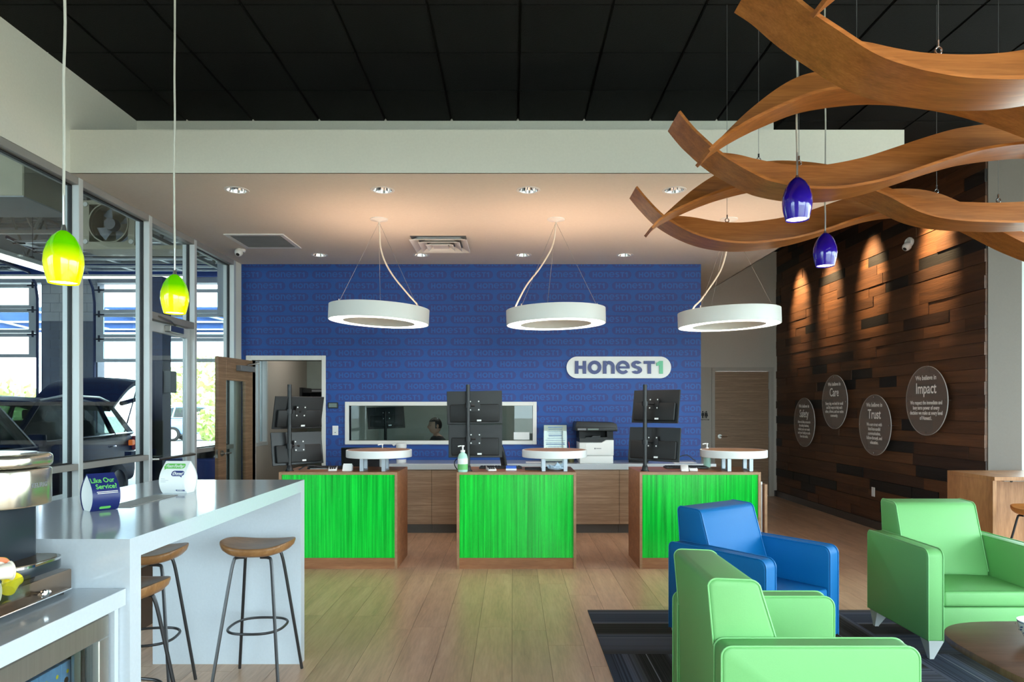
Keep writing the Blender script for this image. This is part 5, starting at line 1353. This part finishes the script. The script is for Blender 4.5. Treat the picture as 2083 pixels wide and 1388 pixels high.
overhead_door(O2[0] + .03, O2[1] - .03, 2.50, 'glazed overhead bay door right of the gray block pier')
# roof joists
def truss(p, q, label, dep=.55):
    p, q = Vector(p), Vector(q); L = (q - p).length; d = (q - p) / L
    t = thing('roof_joist', label, 'joist', tuple(p), 0, 'open web steel roof joists in the shop')
    d_ = q - p; up = Vector((0, 0, 1))
    for nm, z in (('top_chord', 0), ('bottom_chord', -dep)):
        s = Vector((-d.y, d.x, 0)) * .035
        rows = [[c_ + s * a + up * (z + b_) for a, b_ in ((-1, 0), (1, 0), (1, -.06), (-1, -.06))] for c_ in (Vector((0, 0, 0)), d_)]
        MB().loft(rows, True).build(nm, m_joist, t, smooth=0)
    n = int(L / .5)
    for k in range(n):
        a = d * (L * k / n); b_ = d * (L * (k + 1) / n)
        if k % 2: a, b_ = b_, a
        MB().cyl(tuple(a + up * -.05), tuple(b_ + up * (-dep)), .022, n=6).build('web_bar', m_joist, t)
truss((-5.9, 4.0, 5.40), (-5.9, 14.6, 5.40), 'steel roof joist running away beside the fluorescent tube', 1.05)
truss((-9.6, 3.0, 5.40), (-9.6, 14.6, 5.40), 'steel roof joist running away at the far left of shop', .9)
truss((-15.5, 11.4, 5.40), (-3.9, 11.4, 5.40), 'steel roof joist crossing the shop in front of bay doors', .95)
# heater, fan unit, tube
t = thing('unit_heater', 'beige unit heater box hung high in the shop', 'heater', (-4.80, 6.6, 3.44))
b = MB().box(-.40, .32, -.30, .35, 0, .56).bevel(.01, 1); b.build('cabinet', m_heater, t, smooth=0)
bx('bottom_pan', m_shopw, -.41, .33, -.31, .36, -.012, -.001, t); bx('label_plate', m_paper, -.15, .15, -.304, -.3005, .46, .52, t)
for k in range(5): MB().box(-.47, -.40, -.26, .31, .08 + k * .1, .088 + k * .1).xf(Matrix.Translation((-.40, 0, .084 + k * .1)) @ Matrix.Rotation(.6, 4, 'Y') @ Matrix.Translation((.40, 0, -.084 - k * .1))).build('louver', m_grayp, t, smooth=0)
for sx in (-.3, .22): MB().cyl((sx, 0, .56), (sx, 0, 2.05), .01, n=6).build('hanger_rod', m_steel, t)
t = thing('fan_heater', 'beige square fan unit with gray blades on shop bracket', 'fan', (-4.98, 8.6, 3.50))
b = MB(); 
for a in ((-.32, -.24, 0, .56), (.24, .32, 0, .56), (-.24, .24, 0, .05), (-.24, .24, .51, .56)): b.box(a[0], a[1], -.12, .22, a[2], a[3])
b.box(-.24, .24, .18, .22, .05, .51); b.build('housing', m_heater, t, smooth=0)
MB().lathe([(.235, -.03), (.25, -.03), (.25, .03), (.235, .03)], 36).xf(Matrix.Translation((0, -.10, .28)) @ Matrix.Rotation(PI / 2, 4, 'X')).build('fan_ring', m_heater, t)
MB().lathe([(0, -.05), (.07, -.05), (.08, .0), (.08, .05)], 24).xf(Matrix.Translation((0, -.05, .28)) @ Matrix.Rotation(-PI / 2, 4, 'X')).build('motor_hub', m_grayp, t)
for k in range(4):
    a = k * PI / 2 + .5; rows = []
    for j in range(5):
        rr = .07 + .15 * j / 4; rows.append([(rr * math.cos(a + s * (.28 + .1 * j / 4)), .03 + .03 * s, .28 + rr * math.sin(a + s * (.28 + .1 * j / 4))) for s in (-1, 0, 1)])
    MB().loft(rows, caps=False).build('blade', m_legs, t, smooth=60)
for sx in (-.28, .28):
    for sz in (.05, .51): MB().lathe([(0, -.012), (.028, -.012), (.03, 0)], 14).xf(Matrix.Translation((sx, -.121, sz)) @ Matrix.Rotation(-PI / 2, 4, 'X')).build('knob', m_white, t)
bx('bracket', m_heater, -.34, .95, -.15, .25, -.05, -.001, t)
for sx in (-.3, .9): MB().cyl((sx, .2, -.001), (sx, .2, 1.99), .012, n=6).build('hanger_rod', m_steel, t)
t = thing('fluorescent_light', 'long white fluorescent tube light in the repair shop', 'light', (-6.0, 6.2, 3.27)); MB().cyl((0, 0, 0), (0, 2.7, 0), .028, n=12).build('tube', m_tube, t); bx('housing', m_white, -.05, .05, 0, 2.7, .03, .08, t)
for y in (.3, 2.4): MB().cyl((0, y, .08), (0, y, 2.1), .004, n=6).build('chain', m_steel, t)
t = thing('strip_light', 'thin white strip light along the blue band in the shop', 'light', (-11.4, SY - 1.0, 4.16)); MB().cyl((0, 0, 0), (4.7, 0, 0), .02, n=8).build('tube', m_tube, t); bx('housing', m_white, 0, 4.7, -.04, .04, .022, .06, t)
# two post lift
t = thing('lift_post', 'navy two post vehicle lift column behind the glass door', 'vehicle lift', ((323 - CX) / F * 11.2, 11.2, 0))
b = MB().box(-.13, .13, -.14, .14, .02, 3.62); b.build('column', m_navyp, t, smooth=0); bx('base_plate', m_navyp, -.25, .25, -.3, .3, 0, .02, t); bx('carriage', m_black, -.15, .15, -.17, -.14, .7, 1.3, t); bx('control_box', m_grayp, .13, .24, -.1, .1, 1.75, 2.1, t); MB().box(-.05, .05, -.9, -.17, .75, .85).build('swing_arm', m_navyp, t, smooth=0)
t = thing('tool_cabinet', 'blue tool cabinet behind the glazing beside the open door', 'cabinet', (-4.15, 9.35, 0)); bx('body', m_shopb, -.35, .35, -.45, .40, .08, .84, t, .01)
for k in range(3): bx('drawer', m_shopb, -.33, .33, -.465, -.452, .12 + k * .235, .34 + k * .235, t, .003)
for sx in (-.3, .3):
    for sy in (-.35, .3): MB().cyl((sx - .02, sy, .04), (sx + .02, sy, .04), .04, n=10).build('caster', m_black, t)
t = thing('bucket', 'black bucket standing on the blue tool cabinet', 'bucket', (-4.1, 9.15, .8405)); MB().lathe([(0, 0), (.12, 0), (.15, .1), (.155, .1), (.15, .1), (.118, .006)], 24).build('pail', m_black, t); MB().tube([(-.15, 0, .09), (-.1, -.12, .08), (.1, -.12, .08), (.15, 0, .09)], .004, 6).build('handle', m_steel, t)

# ------------------------------------------------------------------ cars
def car(name, loc, rz, label, paint, openlids=True):
    t = thing(name, label, 'car', loc, rz)
    # local: nose at -Y, tail at +Y, length 4.4, width 1.8
    prof = [(-2.15, .42), (-2.18, .62), (-2.08, .82), (-1.9, .90), (-1.0, 1.03), (-.9, 1.05), (1.95, 1.10), (2.12, 1.06), (2.2, .85), (2.2, .5), (2.1, .34), (-2.05, .30)]
    b = MB().prism(prof, -.88, .88, 'yz').bevel(.09, 3, 20)
    for v in b.bm.verts:
        e = max(0, abs(v.co.y) - 1.3) / .9; v.co.x *= 1 - .13 * e * e; v.co.x *= 1 - .05 * max(0, v.co.z - .75)
    b.build('body', paint, t, smooth=50)
    # cabin: pillars/roof frame + glass
    st = [(-.95, 1.04, .80), (-.15, 1.56, .64), (.3, 1.61, .62), (1.2, 1.60, .61), (1.75, 1.50, .60), (2.1, 1.08, .72)]
    rf = [[(-w, y, z), (-w * .8, y, z + .035), (0, y, z + .055), (w * .8, y, z + .035), (w, y, z), (w * .97, y, z - .05), (0, y, z - .02), (-w * .97, y, z - .05)] for y, z, w in st[1:5]]
    MB().loft(rf, True).build('roof', paint, t, smooth=50)
    for s in (-1, 1):
        for (a, c_) in (((-.95, 1.05, .80), (-.15, 1.56, .63)), ((.40, 1.06, .83), (.40, 1.60, .62)), ((1.38, 1.08, .82), (1.30, 1.59, .61)), ((2.05, 1.09, .76), (1.75, 1.52, .60))):
            MB().tube([(s * a[2], a[0], a[1]), (s * c_[2], c_[0], c_[1])], [.045, .035], 6).build('pillar', paint, t)
        w_ = MB()
        for (y0_, y1_, yt0, yt1) in ((-.86, .36, -.12, .37), (.44, 1.34, .43, 1.27), (1.42, 2.0, 1.33, 1.72)):
            w_.loft([[(s * .825, y0_, 1.06), (s * .825, y1_, 1.08)], [(s * .635, yt0, 1.545), (s * .635, yt1, 1.555)]], caps=False)
        w_.build('side_window', m_carg, t, smooth=0)
        MB().tube([(s * .85, -.92, 1.06), (s * .855, .4, 1.085), (s * .83, 2.0, 1.115)], .012, 6).build('window_trim', m_chrome, t)
        MB().tube([(s * .62, -.1, 1.60), (s * .60, .5, 1.685), (s * .59, 1.4, 1.67), (s * .59, 1.7, 1.60)], .018, 6).build('roof_rail', m_satin, t)
        m_ = MB().box(s * .98 - .10, s * .98 + .10, -.78, -.68, 1.02, 1.18).bevel(.03, 2); m_.build('mirror', paint, t)
        for y in (.22, 1.22): MB().tube([(s * .886, y - .1, .92), (s * .905, y, .925), (s * .886, y + .1, .92)], .012, 6).build('door_handle', m_chrome, t)
        for y in (-1.35, 1.36):
            wl_ = MB().lathe([(.22, -.11), (.31, -.10), (.335, -.06), (.335, .06), (.31, .10), (.22, .11)], 28).xf(Matrix.Translation((s * .80, y, .335)) @ Matrix.Rotation(PI / 2, 4, 'Y')).build('tire', m_tire, t)
            rb = MB().lathe([(0, .09), (.06, .095), (.07, .07), (.22, .09), (.22, .11)], 20).xf(Matrix.Translation((s * .80, y, .335)) @ Matrix.Rotation(s * PI / 2, 4, 'Y')); rb.build('wheel_rim', m_satin, wl_)
        MB().box(s * .80 - .05, s * .80 + .06, -2.02, -1.72, .74, .86).bevel(.02, 2).build('headlight', m_clear, t); MB().box(s * .86 - .04, s * .86 + .03, -1.70, -1.45, .80, .87).bevel(.01, 1).build('marker_lamp', m_orange, t)
        MB().box(s * .78 - .06, s * .78 + .05, 2.02, 2.16, .82, 1.05).bevel(.02, 2).build('tail_light', m_red, t); MB().box(s * .79 - .05, s * .79 + .055, 1.90, 2.015, .90, .99).bevel(.015, 1).build('turn_lamp', m_orange, t)
    MB().loft([[(-.74, -.93, 1.05), (.74, -.93, 1.05)], [(-.6, -.15, 1.55), (.6, -.15, 1.55)]], caps=False).build('windshield', m_carg, t, smooth=0)
    MB().box(-.6, .6, -.6, 1.8, .5, 1.0).build('dark_interior', m_blackm, t, smooth=0)
    for s in (-.36, .36): 
        for y in (.2, 1.2): MB().box(s - .22, s + .22, y, y + .14, .95, 1.32).box(s - .1, s + .1, y + .02, y + .1, 1.33, 1.48).bevel(.03, 2).build('seat_back', m_black, t)
    if openlids:
        MB().box(-.72, .72, 0, 1.05, -.02, .03).bevel(.03, 2).xf(Matrix.Translation((0, -.95, 1.06)) @ Matrix.Rotation(math.radians(-48), 4, 'X') @ Matrix.Rotation(PI, 4, 'Z')).build('raised_hood', m_blackm, t, smooth=50)
        rows = []
        for k in range(7):
            u = k / 6; rows.append([(x, 1.70 + 1.0 * u, 1.60 + .44 * math.sin(u * 1.75) - .06 * (x / .66) ** 2) for x in (-.66, -.45, 0, .45, .66)])
        low = [[(x * .98, y, z - .07) for x, y, z in r] for r in rows]
        MB().loft([r + l[::-1] for r, l in zip(rows, low)], True).build('raised_hatch', paint, t, smooth=50)
        MB().loft([[(-.62, 2.72, 2.0), (.62, 2.72, 2.0)], [(-.6, 2.5, 1.66), (.6, 2.5, 1.66)]], caps=False).build('hatch_glass', m_carg, t, smooth=0)
        for s in (-1, 1): MB().tube([(s * .66, 2.7, 2.0), (s * .64, 2.52, 1.66), (s * .6, 2.05, 1.58)], .04, 6).build('hatch_frame', paint, t); MB().cyl((s * .68, 2.0, 1.12), (s * .66, 2.45, 1.84), .012, n=6).build('gas_strut', m_steel, t)
    else:
        MB().loft([[(-.7, 2.08, 1.09), (.7, 2.08, 1.09)], [(-.58, 1.76, 1.51), (.58, 1.76, 1.51)]], caps=False).build('rear_window', m_carg, t, smooth=0)
    return t
car('suv', (-6.92, 9.22, -.004), math.radians(3), 'dark navy SUV with its rear hatch raised inside the repair shop', m_carp)
car('black_car', (-5.52, 4.78, -.004), 0, 'black car close to the glazing at the far left of shop', m_carblack, False)
car('parked_car', (-14.6, 33.0, -.02), math.radians(100), 'pale blue car parked outside beyond the bay doors', m_carb, False)

# ------------------------------------------------------------------ outdoors
struct(bx('floor_lot', m_asph, -90, 90, SY + .2, 130, -.2, -.02)); struct(bx('floor_street', m_asph, -90, 90, -90, YF - .2, -.2, -.02)); struct(bx('floor_side', m_asph, XW + .2, 90, YF - .2, SY + .2, -.2, -.02))
t = thing('parking_canopy', 'blue parking canopy with white braces beyond the bay doors', 'canopy', (-9, 19.0, 0))
bx('fascia', m_canopy, -9, 5.6, 0, .2, 3.62, 4.30, t); bx('roof_slab', m_canopy, -9, 5.6, .2, 4, 4.1, 4.28, t)
for k in range(7): MB().tube([(-8.5 + k * 2.1, -.06, 4.22), (-6.3 + k * 2.1, -.06, 3.68)], .03, 6).build('brace', m_white, t)
MB().box(-9, 5.6, -.05, -.01, 3.86, 3.91).box(-9, 5.6, -.05, -.01, 3.66, 3.70).build('white_stripe', m_white, t, smooth=0)
for x in (-8.8, 5.4): MB().cyl((x, 2, -.02), (x, 2, 4.1), .1, n=12).build('column', m_white, t)
def bush(loc, r, hgt, label, seed, n=500):
    rr = random.Random(seed); t = thing('bush', label, 'bush', loc, 0, 'bushes beyond the bay doors')
    b = MB()
    for _ in range(n):
        u = Vector((rr.gauss(0, 1), rr.gauss(0, 1), rr.gauss(0, 1))).normalized() * rr.uniform(.55, 1.0)
        c_ = Vector((u.x * r, u.y * r, hgt * .55 + u.z * hgt * .45)); s = rr.uniform(.08, .2) * r
        a = Vector((rr.gauss(0, 1), rr.gauss(0, 1), rr.gauss(0, 1))).normalized(); w = a.orthogonal().normalized()
        b.bm.faces.new([b.bm.verts.new(c_ + a * s * p + w * s * q) for p, q in ((-1, 0), (0, -.45), (1, 0), (0, .45))])
    b.build('foliage', m_leaf, t, smooth=0)['kind'] = 'stuff'
    for k in range(3): MB().cyl((0, 0, 0), ((k - 1) * r * .3, (k % 2 - .5) * r * .3, hgt * .5), .05, .025, n=6).build('stem', m_joist, t)
bush((-17.0, 36.5, -.02), 1.5, 2.6, 'round bush beyond the parked pale blue car', 1); bush((-12.6, 29.5, -.02), 1.3, 1.6, 'low bush right of the parked pale blue car', 2); bush((-19.5, 44, -.02), 2.6, 5.0, 'tall bush far left of the parked blue car', 3); bush((-14.2, 42, -.02), 2.2, 5.2, 'tall bush behind the low bush', 4); bush((-31.5, 42, -.02), 2.6, 3.2, 'bush seen through the far left bay door', 5)
bpy.context.view_layer.update()
